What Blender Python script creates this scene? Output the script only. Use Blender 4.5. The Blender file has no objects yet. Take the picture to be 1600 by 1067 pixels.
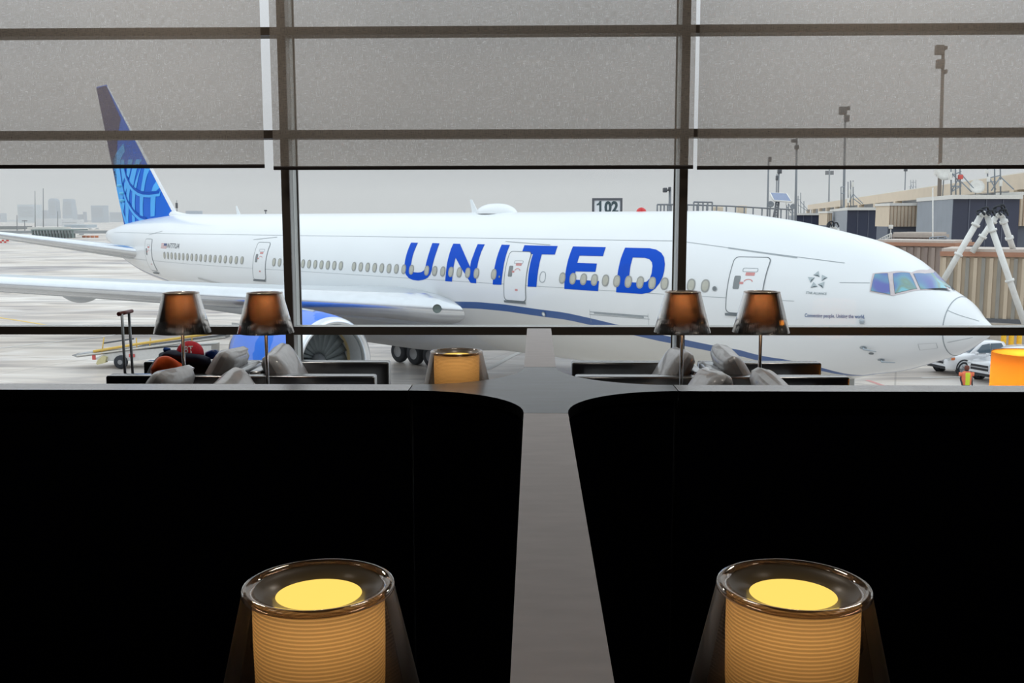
import bpy, bmesh, math, random
from mathutils import Vector, Matrix, geometry
PI = math.pi
C = bpy.context.scene.collection
sc = bpy.context.scene
random.seed(7)

# ------------------------------------------------------------------ camera
F = 1555.0
EYE = Vector((0, 0, 1.42))
def cam_basis(roll=.0015, hx=834, hy=340):
    x = (hx-800)/F; y = (hy-533.5)/F
    c, s = math.cos(roll), math.sin(roll)
    xr = x*c-y*s; yr = x*s+y*c
    p = math.atan(-yr); w = math.atan(xr*math.cos(p))
    fw = Vector((-math.sin(w)*math.cos(p), math.cos(w)*math.cos(p), -math.sin(p)))
    r0 = Vector((math.cos(w), math.sin(w), 0)); u0 = r0.cross(fw)
    return c*r0-s*u0, s*r0+c*u0, fw
RT, UP, FW = cam_basis()
cd = bpy.data.cameras.new('camera'); cd.sensor_width = 36; cd.lens = F/1600*36
cd.clip_start = .05; cd.clip_end = 9000
cam = bpy.data.objects.new('camera', cd); C.objects.link(cam)
M = Matrix((RT, UP, -FW)).transposed().to_4x4(); M.translation = EYE; cam.matrix_world = M
sc.camera = cam

# ------------------------------------------------------------------ sky, exposure
sc.view_settings.view_transform = 'Standard'; sc.view_settings.look = 'None'
sc.view_settings.exposure = 0.0; sc.view_settings.gamma = 1; sc.view_settings.use_curve_mapping = False
w = bpy.data.worlds.new('overcast_sky'); sc.world = w; w.use_nodes = True
nt = w.node_tree; nt.nodes.clear()
N = nt.nodes.new; L = nt.links.new
tc = N('ShaderNodeTexCoord'); sep = N('ShaderNodeSeparateXYZ'); L(tc.outputs['Generated'], sep.inputs[0])
cr = N('ShaderNodeValToRGB'); L(sep.outputs['Z'], cr.inputs[0])
e = cr.color_ramp.elements
e[0].position = 0.0; e[0].color = (.36, .36, .38, 1)
e[1].position = 1.0; e[1].color = (1.08, 1.18, 1.26, 1)
for pp, cc in ((.05, (.40, .40, .42)), (.16, (.58, .60, .63)), (.45, (.95, 1.02, 1.08))):
    q = e.new(pp); q.color = cc+(1,)
nz = N('ShaderNodeTexNoise'); nz.inputs['Scale'].default_value = 2.2; nz.inputs['Detail'].default_value = 3
mp = N('ShaderNodeMapping'); mp.inputs['Scale'].default_value = (1, 1, 3.5); L(tc.outputs['Generated'], mp.inputs[0]); L(mp.outputs[0], nz.inputs[0])
mr = N('ShaderNodeMapRange'); mr.inputs[1].default_value = .3; mr.inputs[2].default_value = .7; mr.inputs[3].default_value = .9; mr.inputs[4].default_value = 1.1
L(nz.outputs[0], mr.inputs[0])
mx = N('ShaderNodeVectorMath'); mx.operation = 'SCALE'; L(cr.outputs[0], mx.inputs[0]); L(mr.outputs[0], mx.inputs['Scale'])
bg = N('ShaderNodeBackground'); bg.inputs[1].default_value = 1.0; L(mx.outputs[0], bg.inputs[0])
# the cloud is thinner towards both sides of the bay
ax = N('ShaderNodeMath'); ax.operation = 'ABSOLUTE'; ao = N('ShaderNodeMath'); ao.operation = 'ADD'; ao.inputs[1].default_value = .03; L(sep.outputs['X'], ao.inputs[0]); L(ao.outputs[0], ax.inputs[0])
am = N('ShaderNodeMapRange'); am.inputs[1].default_value = .08; am.inputs[2].default_value = .5; am.inputs[3].default_value = .95; am.inputs[4].default_value = 1.42; L(ax.outputs[0], am.inputs[0]); L(am.outputs[0], bg.inputs[1])
wo = N('ShaderNodeOutputWorld'); L(bg.outputs[0], wo.inputs[0])
cy = sc.cycles
cy.use_denoising = True; cy.max_bounces = 10; cy.transparent_max_bounces = 24; cy.diffuse_bounces = 4
cy.glossy_bounces = 4; cy.transmission_bounces = 6; cy.caustics_reflective = False; cy.caustics_refractive = False
cy.sample_clamp_indirect = 4; cy.volume_bounces = 1

# ------------------------------------------------------------------ pixel helpers (photograph frame, 1600 x 1067)
def ray(px, py): return FW+RT*((px-800)/F)-UP*((py-533.5)/F)
def proj(p):
    v = p-EYE; z = v.dot(FW); return 800+F*v.dot(RT)/z, 533.5-F*v.dot(UP)/z
def at_y(px, py, Y): r = ray(px, py); return EYE+r*((Y-EYE.y)/r.y)
def at_z(px, py, Z): r = ray(px, py); return EYE+r*((Z-EYE.z)/r.z)
GZ = EYE.z-8.45        # the apron lies a storey and a half below the lounge floor
def at_g(px, py): return at_z(px, py, GZ)

# ------------------------------------------------------------------ materials
def lin(c): return tuple(((v/255)/12.92 if v/255 <= .04045 else ((v/255+.055)/1.055)**2.4) for v in c)
MATS = {}
def mat(name, rgb, rough=.5, metal=0, var=.06, scale=8, bump=0, spec=.5, stretch=(1, 1, 1), coat=0):
    if name in MATS: return MATS[name]
    m = bpy.data.materials.new(name); m.use_nodes = True; MATS[name] = m
    n = m.node_tree; b = n.nodes['Principled BSDF']
    col = lin(rgb)
    tcn = n.nodes.new('ShaderNodeTexCoord'); mpp = n.nodes.new('ShaderNodeMapping'); mpp.inputs['Scale'].default_value = stretch
    n.links.new(tcn.outputs['Object'], mpp.inputs[0])
    no = n.nodes.new('ShaderNodeTexNoise'); no.inputs['Scale'].default_value = scale; no.inputs['Detail'].default_value = 4
    n.links.new(mpp.outputs[0], no.inputs[0])
    r = n.nodes.new('ShaderNodeValToRGB'); r.color_ramp.elements[0].position = .3; r.color_ramp.elements[1].position = .7
    r.color_ramp.elements[0].color = tuple(max(0, v*(1-var)) for v in col)+(1,)
    r.color_ramp.elements[1].color = tuple(min(1, v*(1+var)) for v in col)+(1,)
    n.links.new(no.outputs[0], r.inputs[0]); n.links.new(r.outputs[0], b.inputs['Base Color'])
    b.inputs['Roughness'].default_value = rough; b.inputs['Metallic'].default_value = metal
    b.inputs['Specular IOR Level'].default_value = spec; b.inputs['Coat Weight'].default_value = coat
    if bump:
        bn = n.nodes.new('ShaderNodeBump'); bn.inputs['Strength'].default_value = bump; bn.inputs['Distance'].default_value = .01
        n.links.new(no.outputs[0], bn.inputs['Height']); n.links.new(bn.outputs[0], b.inputs['Normal'])
    return m
def new_mat(name):
    m = bpy.data.materials.new(name); m.use_nodes = True; MATS[name] = m
    n = m.node_tree; n.nodes.clear(); o = n.nodes.new('ShaderNodeOutputMaterial')
    return m, n, o
# plain window glass: clear with a faint reflection
def glass_mat(name, tint=(1, 1, 1), refl=.06, rough=0):
    m, n, o = new_mat(name)
    t = n.nodes.new('ShaderNodeBsdfTransparent'); t.inputs[0].default_value = tint+(1,)
    g = n.nodes.new('ShaderNodeBsdfGlossy'); g.inputs['Roughness'].default_value = rough
    f = n.nodes.new('ShaderNodeFresnel'); f.inputs[0].default_value = 1.45
    mu = n.nodes.new('ShaderNodeMath'); mu.operation = 'MULTIPLY'; mu.inputs[1].default_value = refl/.04*.5
    n.links.new(f.outputs[0], mu.inputs[0])
    x = n.nodes.new('ShaderNodeMixShader'); n.links.new(mu.outputs[0], x.inputs[0]); n.links.new(t.outputs[0], x.inputs[1]); n.links.new(g.outputs[0], x.inputs[2])
    n.links.new(x.outputs[0], o.inputs[0]); return m
GLASS = glass_mat('window_glass', (.985, .995, .995), .04)
# roller blind: woven screen cloth, part see-through, part glowing through
def blind_mat():
    m, n, o = new_mat('screen_cloth')
    tcn = n.nodes.new('ShaderNodeTexCoord')
    outs = []
    for sx, sz in ((24, 420), (420, 24)):
        mpp = n.nodes.new('ShaderNodeMapping'); mpp.inputs['Scale'].default_value = (sx, 1, sz)
        no = n.nodes.new('ShaderNodeTexNoise'); no.inputs['Scale'].default_value = 1; no.inputs['Detail'].default_value = 2
        n.links.new(tcn.outputs['Object'], mpp.inputs[0]); n.links.new(mpp.outputs[0], no.inputs[0]); outs.append(no.outputs[0])
    ad = n.nodes.new('ShaderNodeMath'); ad.operation = 'ADD'; n.links.new(outs[0], ad.inputs[0]); n.links.new(outs[1], ad.inputs[1])
    r1 = n.nodes.new('ShaderNodeMapRange'); r1.inputs[1].default_value = .7; r1.inputs[2].default_value = 1.3; r1.inputs[3].default_value = .24; r1.inputs[4].default_value = .58
    n.links.new(ad.outputs[0], r1.inputs[0])
    t = n.nodes.new('ShaderNodeBsdfTransparent'); t.inputs[0].default_value = (1, .98, .95, 1)
    tl = n.nodes.new('ShaderNodeBsdfTranslucent'); tl.inputs[0].default_value = (.46, .38, .31, 1)
    df = n.nodes.new('ShaderNodeBsdfDiffuse'); df.inputs[0].default_value = (.34, .29, .24, 1)
    x1 = n.nodes.new('ShaderNodeMixShader'); x1.inputs[0].default_value = .45; n.links.new(tl.outputs[0], x1.inputs[1]); n.links.new(df.outputs[0], x1.inputs[2])
    x2 = n.nodes.new('ShaderNodeMixShader'); n.links.new(r1.outputs[0], x2.inputs[0]); n.links.new(x1.outputs[0], x2.inputs[1]); n.links.new(t.outputs[0], x2.inputs[2])
    n.links.new(x2.outputs[0], o.inputs[0]); return m
CLOTH = blind_mat()

BRONZE = mat('bronze_anodised_frame', (86, 78, 70), .4, .0)
SILVERF = mat('silver_mullion_side', (214, 218, 216), .4, .0)
HEM = mat('dark_hem_bar', (40, 32, 30), .5)
CAPS = mat('pale_grey_laminate', (150, 156, 162), .22, 0, .05, 14, .03, .8, (1, 6, 1), 1)
CAPG = mat('grey_laminate', (92, 108, 124), .26, 0, .08, 9, .03, .6, (1, 4, 1), .45)
CAPL = mat('lilac_grey_laminate', (206, 198, 200), .34, 0, .07, 12, .03, .7, (1, 3, 1), .8)
for _m, _c in ((CAPS, .22), (CAPG, .32), (CAPL, .42)): _m.node_tree.nodes['Principled BSDF'].inputs['Coat Roughness'].default_value = _c
NAVY = mat('navy_felt', (12, 14, 34), .9, 0, .15, 60, .2, .2)
BLACKE = mat('black_edging', (10, 10, 12), .35)
CARPET = mat('dark_carpet', (48, 46, 46), .95, 0, .2, 40)
DARKW = mat('dark_wall_paint', (44, 40, 38), .8)
CEIL = mat('ceiling_paint', (92, 88, 84), .9)
LEATHER = mat('black_leather', (22, 20, 20), .30, 0, .15, 30, .08, 1, (1, 1, 1), 1)
LEATHER.node_tree.nodes['Principled BSDF'].inputs['Coat IOR'].default_value = 2.1; LEATHER.node_tree.nodes['Principled BSDF'].inputs['Coat Roughness'].default_value = .16
LEATHERG = mat('grey_leather', (196, 196, 198), .38, 0, .10, 24, .25, .8, (1, 1, 1), .5)
CHROME = mat('polished_chrome', (170, 170, 175), .18, 1, .02)
STEEL = mat('brushed_steel', (168, 178, 186), .35, .4, .03)
TABLE = mat('dark_veneer_table', (46, 38, 33), .4)
WHITEP = mat('white_aircraft_paint', (232, 236, 238), .28, 0, .012, .6, 0, .5, (1, 1, 1), .3)
GREYP = mat('grey_belly_paint', (196, 198, 198), .35, 0, .02, .6)
UBLUE = mat('airline_blue_paint', (0, 78, 200), .5, 0, .01, 8, 0, .15)
NAVYP = mat('navy_stripe_paint', (48, 78, 142), .35, 0, .03)
SEAM = mat('grey_seam_line', (158, 166, 170), .6)
SEAMD = mat('dark_seal', (112, 120, 124), .5)
PANEB = mat('cabin_window_blind', (186, 186, 174), .35)
SLATM = mat('bare_metal_leading_edge', (228, 232, 236), .24, .9, .03, 3)
WINGG = mat('wing_grey_paint', (186, 192, 196), .4, .0, .04, 2)
RUBBER = mat('black_rubber', (50, 54, 60), .8)
HUBG = mat('grey_wheel_hub', (150, 152, 155), .45, .3)
REDP = mat('red_marking_paint', (196, 70, 66), .5)
FINB = mat('tail_blue_paint', (10, 104, 216), .45, 0, .02, 8, 0, .2)
FINN = mat('tail_navy_paint', (56, 54, 104), .45, 0, .02, 8, 0, .2)
FINL = mat('tail_sky_blue_paint', (84, 180, 252), .45, 0, .02, 8, 0, .2)
TEXTN = mat('navy_lettering', (92, 112, 152), .5)
TEXTG = mat('grey_lettering', (146, 158, 162), .5)
EMBL = mat('emblem_grey', (128, 140, 144), .4)
EMBD = mat('emblem_dark_grey', (84, 98, 104), .4)

# ------------------------------------------------------------------ mesh building
class MB:
    def __init__(s): s.v = []; s.f = []; s.m = []; s.sm = []; s.attr = None
    def add(s, vs, fs, mi=0, smooth=False):
        o = len(s.v); s.v += [Vector(v) for v in vs]
        for f in fs: s.f.append([i+o for i in f]); s.m.append(mi); s.sm.append(smooth)
        return s
    def box(s, x0, y0, z0, x1, y1, z1, mi=0, M=None, r=0, seg=2, smooth=False):
        if r:
            bm = bmesh.new(); bmesh.ops.create_cube(bm, size=1)
            bmesh.ops.scale(bm, vec=(x1-x0, y1-y0, z1-z0), verts=bm.verts)
            bmesh.ops.translate(bm, vec=((x0+x1)/2, (y0+y1)/2, (z0+z1)/2), verts=bm.verts)
            bmesh.ops.bevel(bm, geom=bm.edges[:], offset=r, segments=seg, affect='EDGES', profile=.5)
            return s.bm(bm, mi, M, True)
        vs = [(x, y, z) for z in (z0, z1) for y in (y0, y1) for x in (x0, x1)]
        if M is not None: vs = [M @ Vector(v) for v in vs]
        return s.add(vs, [(0, 2, 3, 1), (4, 5, 7, 6), (0, 1, 5, 4), (2, 6, 7, 3), (0, 4, 6, 2), (1, 3, 7, 5)], mi)
    def bm(s, bm, mi=0, M=None, smooth=False):
        bm.verts.index_update()
        vs = [(M @ v.co) if M is not None else v.co.copy() for v in bm.verts]
        s.add(vs, [[v.index for v in f.verts] for f in bm.faces], mi, smooth); bm.free(); return s
    def tube(s, pts, rad, n=10, mi=0, caps=True, smooth=True):
        pts = [Vector(p) for p in pts]
        rs = rad if isinstance(rad, (list, tuple)) else [rad]*len(pts)
        rings = []; d0 = (pts[1]-pts[0]).normalized()
        u = d0.orthogonal().normalized()
        for i, p in enumerate(pts):
            if i == 0: d = d0
            elif i == len(pts)-1: d = (pts[i]-pts[i-1]).normalized()
            else: d = ((pts[i+1]-pts[i]).normalized()+(pts[i]-pts[i-1]).normalized()).normalized()
            u = (u-d*u.dot(d)).normalized(); w_ = d.cross(u)
            rings.append([p+(u*math.cos(a)+w_*math.sin(a))*rs[i] for a in [2*PI*k/n for k in range(n)]])
        s.loft(rings, mi, caps, smooth); return s
    def loft(s, rings, mi=0, caps=True, smooth=True, closed=True):
        n = len(rings[0]); vs = [v for r in rings for v in r]; fs = []
        for i in range(len(rings)-1):
            for k in range(n if closed else n-1):
                k2 = (k+1) % n; fs.append((i*n+k, i*n+k2, (i+1)*n+k2, (i+1)*n+k))
        o = len(s.v); s.add(vs, fs, mi, smooth)
        if caps and closed:
            s.f.append([o+k for k in range(n)][::-1]); s.m.append(mi); s.sm.append(False)
            s.f.append([o+(len(rings)-1)*n+k for k in range(n)]); s.m.append(mi); s.sm.append(False)
        return s
    def lathe(s, prof, n=32, o=(0, 0, 0), ax=None, mi=0, smooth=True, caps=False):
        # prof: (radius, height) along ax
        o = Vector(o); a = Vector(ax).normalized() if ax is not None else Vector((0, 0, 1))
        u = a.orthogonal().normalized() if abs(a.z) < .999 else Vector((1, 0, 0)); v = a.cross(u)
        rings = [[o+a*h+(u*math.cos(t)+v*math.sin(t))*r for t in [2*PI*k/n for k in range(n)]] for r, h in prof]
        return s.loft(rings, mi, caps, smooth)
    def prism(s, poly, d, mi=0):   # poly: 3D points in a plane, extruded by vector d
        n = len(poly); d = Vector(d); poly = [Vector(p) for p in poly]
        s.add(poly+[p+d for p in poly], [list(range(n)), list(range(2*n-1, n-1, -1))]+[(i, i+n, (i+1) % n+n, (i+1) % n) for i in range(n)], mi)
        return s
    def build(s, name, mats, parent=None, recalc=True):
        loc = parent.matrix_world.translation if parent is not None else Vector()
        if parent is not None: loc = world_loc(parent)
        me = bpy.data.meshes.new(name); me.from_pydata([v-loc for v in s.v], [], s.f)
        for m in (mats if isinstance(mats, (list, tuple)) else [mats]): me.materials.append(m)
        for p, mi, sm in zip(me.polygons, s.m, s.sm): p.material_index = mi; p.use_smooth = sm
        me.update()
        if recalc:
            b = bmesh.new(); b.from_mesh(me); bmesh.ops.recalc_face_normals(b, faces=b.faces); b.to_mesh(me); b.free()
        o = bpy.data.objects.new(name, me); C.objects.link(o)
        if parent is not None: o.parent = parent
        return o
def world_loc(o):
    v = Vector()
    while o is not None: v += o.location; o = o.parent
    return v
def thing(name, loc, label, cat, group=None):
    o = bpy.data.objects.new(name, None); C.objects.link(o); o.location = loc; o.empty_display_size = .1
    o['label'] = label; o['category'] = cat
    if group: o['group'] = group
    return o
def tag(o, label, cat, group=None):
    o['label'] = label; o['category'] = cat
    if group: o['group'] = group
    return o
def struct(o): o['kind'] = 'structure'; return o
def stuff(o, label, cat): o['kind'] = 'stuff'; o['label'] = label; o['category'] = cat; return o
def copy_tree(o, parent=None):
    c = o.copy(); C.objects.link(c); c.parent = parent
    for ch in list(o.children): copy_tree(ch, c)
    return c
def place(src, loc, rz, label, group=None):
    c = copy_tree(src); c.location = loc; c.rotation_euler = (0, 0, rz); c['label'] = label
    if group: c['group'] = group
    return c
def text_mesh(body, shear=0, bold=0):
    cu = bpy.data.curves.new('lettering', 'FONT'); cu.body = body; cu.size = 1; cu.shear = shear; cu.offset = bold
    cu.resolution_u = 3
    ob = bpy.data.objects.new('lettering', cu); C.objects.link(ob)
    dg = bpy.context.evaluated_depsgraph_get(); me = bpy.data.meshes.new_from_object(ob.evaluated_get(dg))
    vs = [v.co.to_2d() for v in me.vertices]; fs = [list(p.vertices) for p in me.polygons]
    C.objects.unlink(ob); bpy.data.objects.remove(ob); bpy.data.meshes.remove(me)
    x0 = min(v.x for v in vs); x1 = max(v.x for v in vs); y0 = min(v.y for v in vs); y1 = max(v.y for v in vs)
    return [((v.x-x0)/(x1-x0), (v.y-y0)/(y1-y0)) for v in vs], fs

# added unseen fill lights at ceiling height that brighten the lounge
for x, y, p in ((-2.2, 1.2, 2.5), (2.2, 1.2, 2.5), (-2.2, 5.4, 20), (2.2, 5.4, 20), (0, 3.4, 10), (0, -1.8, 2.5)):
    ld = bpy.data.lights.new('ceiling_downlight', 'AREA'); ld.shape = 'DISK'; ld.size = .5; ld.energy = p; ld.color = (1, .93, .84)
    o = bpy.data.objects.new('ceiling_downlight', ld); C.objects.link(o); o.location = (x, y, 3.65)
# ------------------------------------------------------------------ the lounge: shell and window wall
WY = 6.40          # inner face of the window mullions
struct(MB().box(-7, -4, -.15, 7.5, 6.75, 0).build('floor', CARPET))
struct(MB().box(-7, -4, 3.7, 7.5, 6.75, 3.85).build('ceiling', CEIL))
struct(MB().box(-7.15, -4, -.15, -7, 6.75, 3.85).build('wall_left', DARKW))
struct(MB().box(7.5, -4, -.15, 7.65, 6.75, 3.85).build('wall_right', DARKW))
struct(MB().box(-7.15, -4.15, -.15, 7.65, -4, 3.85).build('wall_back', DARKW))
struct(MB().box(-7, WY, 3.25, 7.5, WY+.3, 3.7).build('wall_window_header', DARKW))
struct(MB().box(-7, WY, 0, 7.5, WY+.3, .06).build('trim_1', BRONZE))
# window wall: deep mullion fins, dark on the room face and pale on the sides
XM = [-1.6-2.605, at_y(446, 300, WY).x, at_y(1068, 300, WY).x, 1.0+2.605, 6.2]
XM = [XM[1]-2.6, XM[1], XM[2], XM[2]+2.6, XM[2]+5.2]; XM = [XM[0]-2.6]+XM
for i, x in enumerate(XM):
    m = MB()
    m.box(x-.026, WY, .06, x+.026, WY+.02, 3.25, 0)
    m.box(x-.026, WY+.02, .06, x+.026, WY+.235, 3.25, 1)
    m.box(x-.034, WY+.20, .06, x+.034, WY+.22, 3.25, 0)
    o = m.build('window_mullion', [BRONZE, SILVERF]); struct(o); o.name = 'trim_%d' % (i+2)
ZT = (at_y(700, 511, WY).z, at_y(700, 523.5, WY).z)
bars = [ZT, (at_y(760, 202, WY).z, at_y(760, 215, WY).z), (at_y(760, 40, WY).z, at_y(760, 53, WY).z)]
k = 10
for a, b_ in zip(XM[:-1], XM[1:]):
    for j, (z1, z0) in enumerate(bars):
        m = MB().box(a+.026, WY+.005, z0, b_-.026, WY+.02, z1, 0)
        m.box(a+.026, WY+.02, z0, b_-.026, WY+.13, z1, 1 if j == 0 else 2)
        struct(m.build('trim_%d' % k, [BRONZE, SILVERF, mat('beige_transom', (120, 112, 100), .6)])); k += 1
k = 1
edges_z = [.06, bars[0][1], bars[0][0], bars[1][1], bars[1][0], bars[2][1], bars[2][0], 3.25]
for a, b_ in zip(XM[:-1], XM[1:]):
    m = MB()
    for z0, z1 in ((edges_z[0], edges_z[1]), (edges_z[2], edges_z[3]), (edges_z[4], edges_z[5]), (edges_z[6], edges_z[7])):
        m.box(a+.026, WY+.09, z0, b_-.026, WY+.10, z1)
    struct(m.build('window_%d' % k, GLASS)); k += 1

# roller blinds
BY = 6.32
def blind(xl, xr, zb, label):
    e = thing('roller_blind', ((xl+xr)/2, BY, zb), label, 'blind', 'roller blinds drawn part way down the window wall')
    m = MB().add([(xl, BY, zb+.016), (xr, BY, zb+.016), (xr, BY, 3.42), (xl, BY, 3.42)], [(0, 1, 2, 3)]); m.build('fabric', CLOTH, e)
    MB().box(xl, BY-.009, zb, xr, BY+.009, zb+.024, r=.004).build('hem_bar', HEM, e)
    MB().tube([(xl, BY, 3.47), (xr, BY, 3.47)], .045, 16).build('roller_tube', HEM, e)
    [MB().box(x-.006, BY-.05, 3.40, x+.006, WY, 3.55).build('bracket', HEM, e) for x in (xl, xr)]
    return e
blind(-4.45, at_y(413.5, 260, BY).x, at_y(250, 263, BY).z, 'grey roller blind left of the left mullion, the tail fin showing dimly through it')
blind(at_y(427.5, 260, BY).x, at_y(1083, 260, BY).x, at_y(700, 265, BY).z, 'grey roller blind hanging in the middle bay above the big blue lettering')
blind(at_y(1089, 260, BY).x, 4.2, at_y(1350, 264.5, BY).z, 'grey roller blind in the right bay, light masts showing dimly through it')

# ------------------------------------------------------------------ cross-shaped booth partition
PH = EYE.z-.48
YN = at_z(640, 610, PH).y; YF = at_z(640, 600.5, PH).y
def px_top(px, py): p = at_z(px, py, PH); return p.x, p.y
xl0, ya = px_top(818.2, 645); xr0, _ = px_top(887.5, 645)
xl1, yb = px_top(818.8, 573.5); xr1, _ = px_top(868.5, 573.5)
xlS = px_top(642, 606)[0]; xrS = px_top(1055, 606)[0]
part = thing('booth_partition', ((xl0+xr0)/2, YN, 0), 'dark navy booth partition with a grey cross-shaped top dividing the seating', 'partition')
def cap(poly, name, m, z0=PH-.028, z1=PH):
    b = MB().prism([(x, y, z0) for x, y in poly], (0, 0, z1-z0), 0); b.m = [1, 0]+[1]*(len(b.m)-2); b.build(name, [m, BLACKE], part)
def arc(x0, y0, x1, y1, cx, cy_, n=14):   # superelliptic fillet from (x0,y0) to (x1,y1), hollow towards (cx,cy)
    out = []
    for i in range(n+1):
        t = i/n*PI/2; a = math.cos(t)**1.0; b = math.sin(t)**1.0
        out.append((cx+(x0-cx)*a+(x1-cx)*b, cy_+(y0-cy_)*a+(y1-cy_)*b))
    return out
g = .003
# centre piece with its four hollow flares
poly = [(xl0, ya)]+arc(xl0, ya, xlS, YN, xlS, ya)[1:]+[(xlS, YN), (xlS, YF)]
poly = arc(xl0, ya, xlS, YN, xlS, ya)+arc(xlS, YF, xl1, yb, xlS, yb)+arc(xr1, yb, xrS, YF, xrS, yb)+arc(xrS, YN, xr0, ya, xrS, ya)
cap(poly, 'centre_cap', CAPG)
xlb, ybb = px_top(797, 1067); xrb, _ = px_top(960, 1067)
kx = (xlb-xl0)/(ybb-ya); kr = (xrb-xr0)/(ybb-ya)
cap([(xl0, ya-g), (xr0, ya-g), (xr0+kr*(-.4-ya), -.4), (xl0+kx*(-.4-ya), -.4)], 'near_spine_cap', CAPL)
xlf, yf_ = px_top(823.7, 513); xrf, _ = px_top(861, 513)
cap([(xl1, yb+g), (xr1, yb+g), (xrf, yf_), (xlf, yf_)], 'far_spine_cap', CAPL)
cap([(xlS-g, YN), (xlS-g, YF), (-3.2, YF), (-3.2, YN)], 'side_cap', CAPS)
cap([(xrS+g, YN), (xrS+g, YF), (3.4, YF), (3.4, YN)], 'side_cap', CAPS)
# the upholstered bodies below, a hand's thickness in from the cap's edge
ins = .012
MB().box(xl0+ins, -.4, .0, xr0-ins, ya, PH-.028, r=.004).build('spine_panel', NAVY, part)
MB().box(xl1+ins, yb, .0, xr1-ins, yf_-.01, PH-.028, r=.004).build('spine_panel', NAVY, part)
MB().box(-3.2, YN+ins, 0, xlS, YF-ins, PH-.028, r=.004).build('side_panel', NAVY, part)
MB().box(xrS, YN+ins, 0, 3.4, YF-ins, PH-.028, r=.004).build('side_panel', NAVY, part)
inner = []
cxm = (xl0+xr0)/2; cym = (YN+YF)/2
m = MB()
def inset(pl, d):
    n = len(pl); out = []
    for i in range(n):
        a = Vector(pl[i-1]); b = Vector(pl[i]); c = Vector(pl[(i+1) % n])
        e1 = (b-a); e2 = (c-b)
        if e1.length < 1e-6 or e2.length < 1e-6: out.append(tuple(b)); continue
        t = (e1.normalized()+e2.normalized()).normalized(); nn = Vector((t.y, -t.x))
        out.append(tuple(b+nn*d))
    return out
area = sum(poly[i-1][0]*poly[i][1]-poly[i][0]*poly[i-1][1] for i in range(len(poly)))
m.prism([(x, y, 0) for x, y in inset(poly, -ins if area > 0 else ins)], (0, 0, PH-.028)); m.build('centre_panel', NAVY, part)
m = MB()      # thin dark edging under the cap
m.box(-3.2, YN+.001, PH-.05, xlS, YN+.013, PH-.028); m.box(xrS, YN+.001, PH-.05, 3.4, YN+.013, PH-.028)
m.box(xl0+.001, -.4, PH-.05, xl0+.013, ya, PH-.028); m.box(xr0-.013, -.4, PH-.05, xr0-.001, ya, PH-.028)
m.build('edging', BLACKE, part)
# ------------------------------------------------------------------ lamps
def translucent_mat(name, rgb, alpha=.0, mixd=.5, rib=.62):
    m, n, o = new_mat(name)
    col = lin(rgb)+(1,)
    tcn = n.nodes.new('ShaderNodeTexCoord'); s_ = n.nodes.new('ShaderNodeSeparateXYZ'); n.links.new(tcn.outputs['Object'], s_.inputs[0])
    wv = n.nodes.new('ShaderNodeMath'); wv.operation = 'MULTIPLY'; wv.inputs[1].default_value = 2*PI/.0042; n.links.new(s_.outputs['Z'], wv.inputs[0])
    sn = n.nodes.new('ShaderNodeMath'); sn.operation = 'SINE'; n.links.new(wv.outputs[0], sn.inputs[0])
    r = n.nodes.new('ShaderNodeValToRGB'); n.links.new(sn.outputs[0], r.inputs[0])
    r.color_ramp.elements[0].position = 0; r.color_ramp.elements[0].color = tuple(c*rib for c in col[:3])+(1,)
    r.color_ramp.elements[1].position = .6; r.color_ramp.elements[1].color = col
    t = n.nodes.new('ShaderNodeBsdfTranslucent'); d = n.nodes.new('ShaderNodeBsdfDiffuse')
    n.links.new(r.outputs[0], t.inputs[0]); n.links.new(r.outputs[0], d.inputs[0])
    x = n.nodes.new('ShaderNodeMixShader'); x.inputs[0].default_value = mixd; n.links.new(t.outputs[0], x.inputs[1]); n.links.new(d.outputs[0], x.inputs[2])
    n.links.new(x.outputs[0], o.inputs[0]); return m
DIFF = translucent_mat('ribbed_diffuser', (234, 206, 160), 0, .3)
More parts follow.
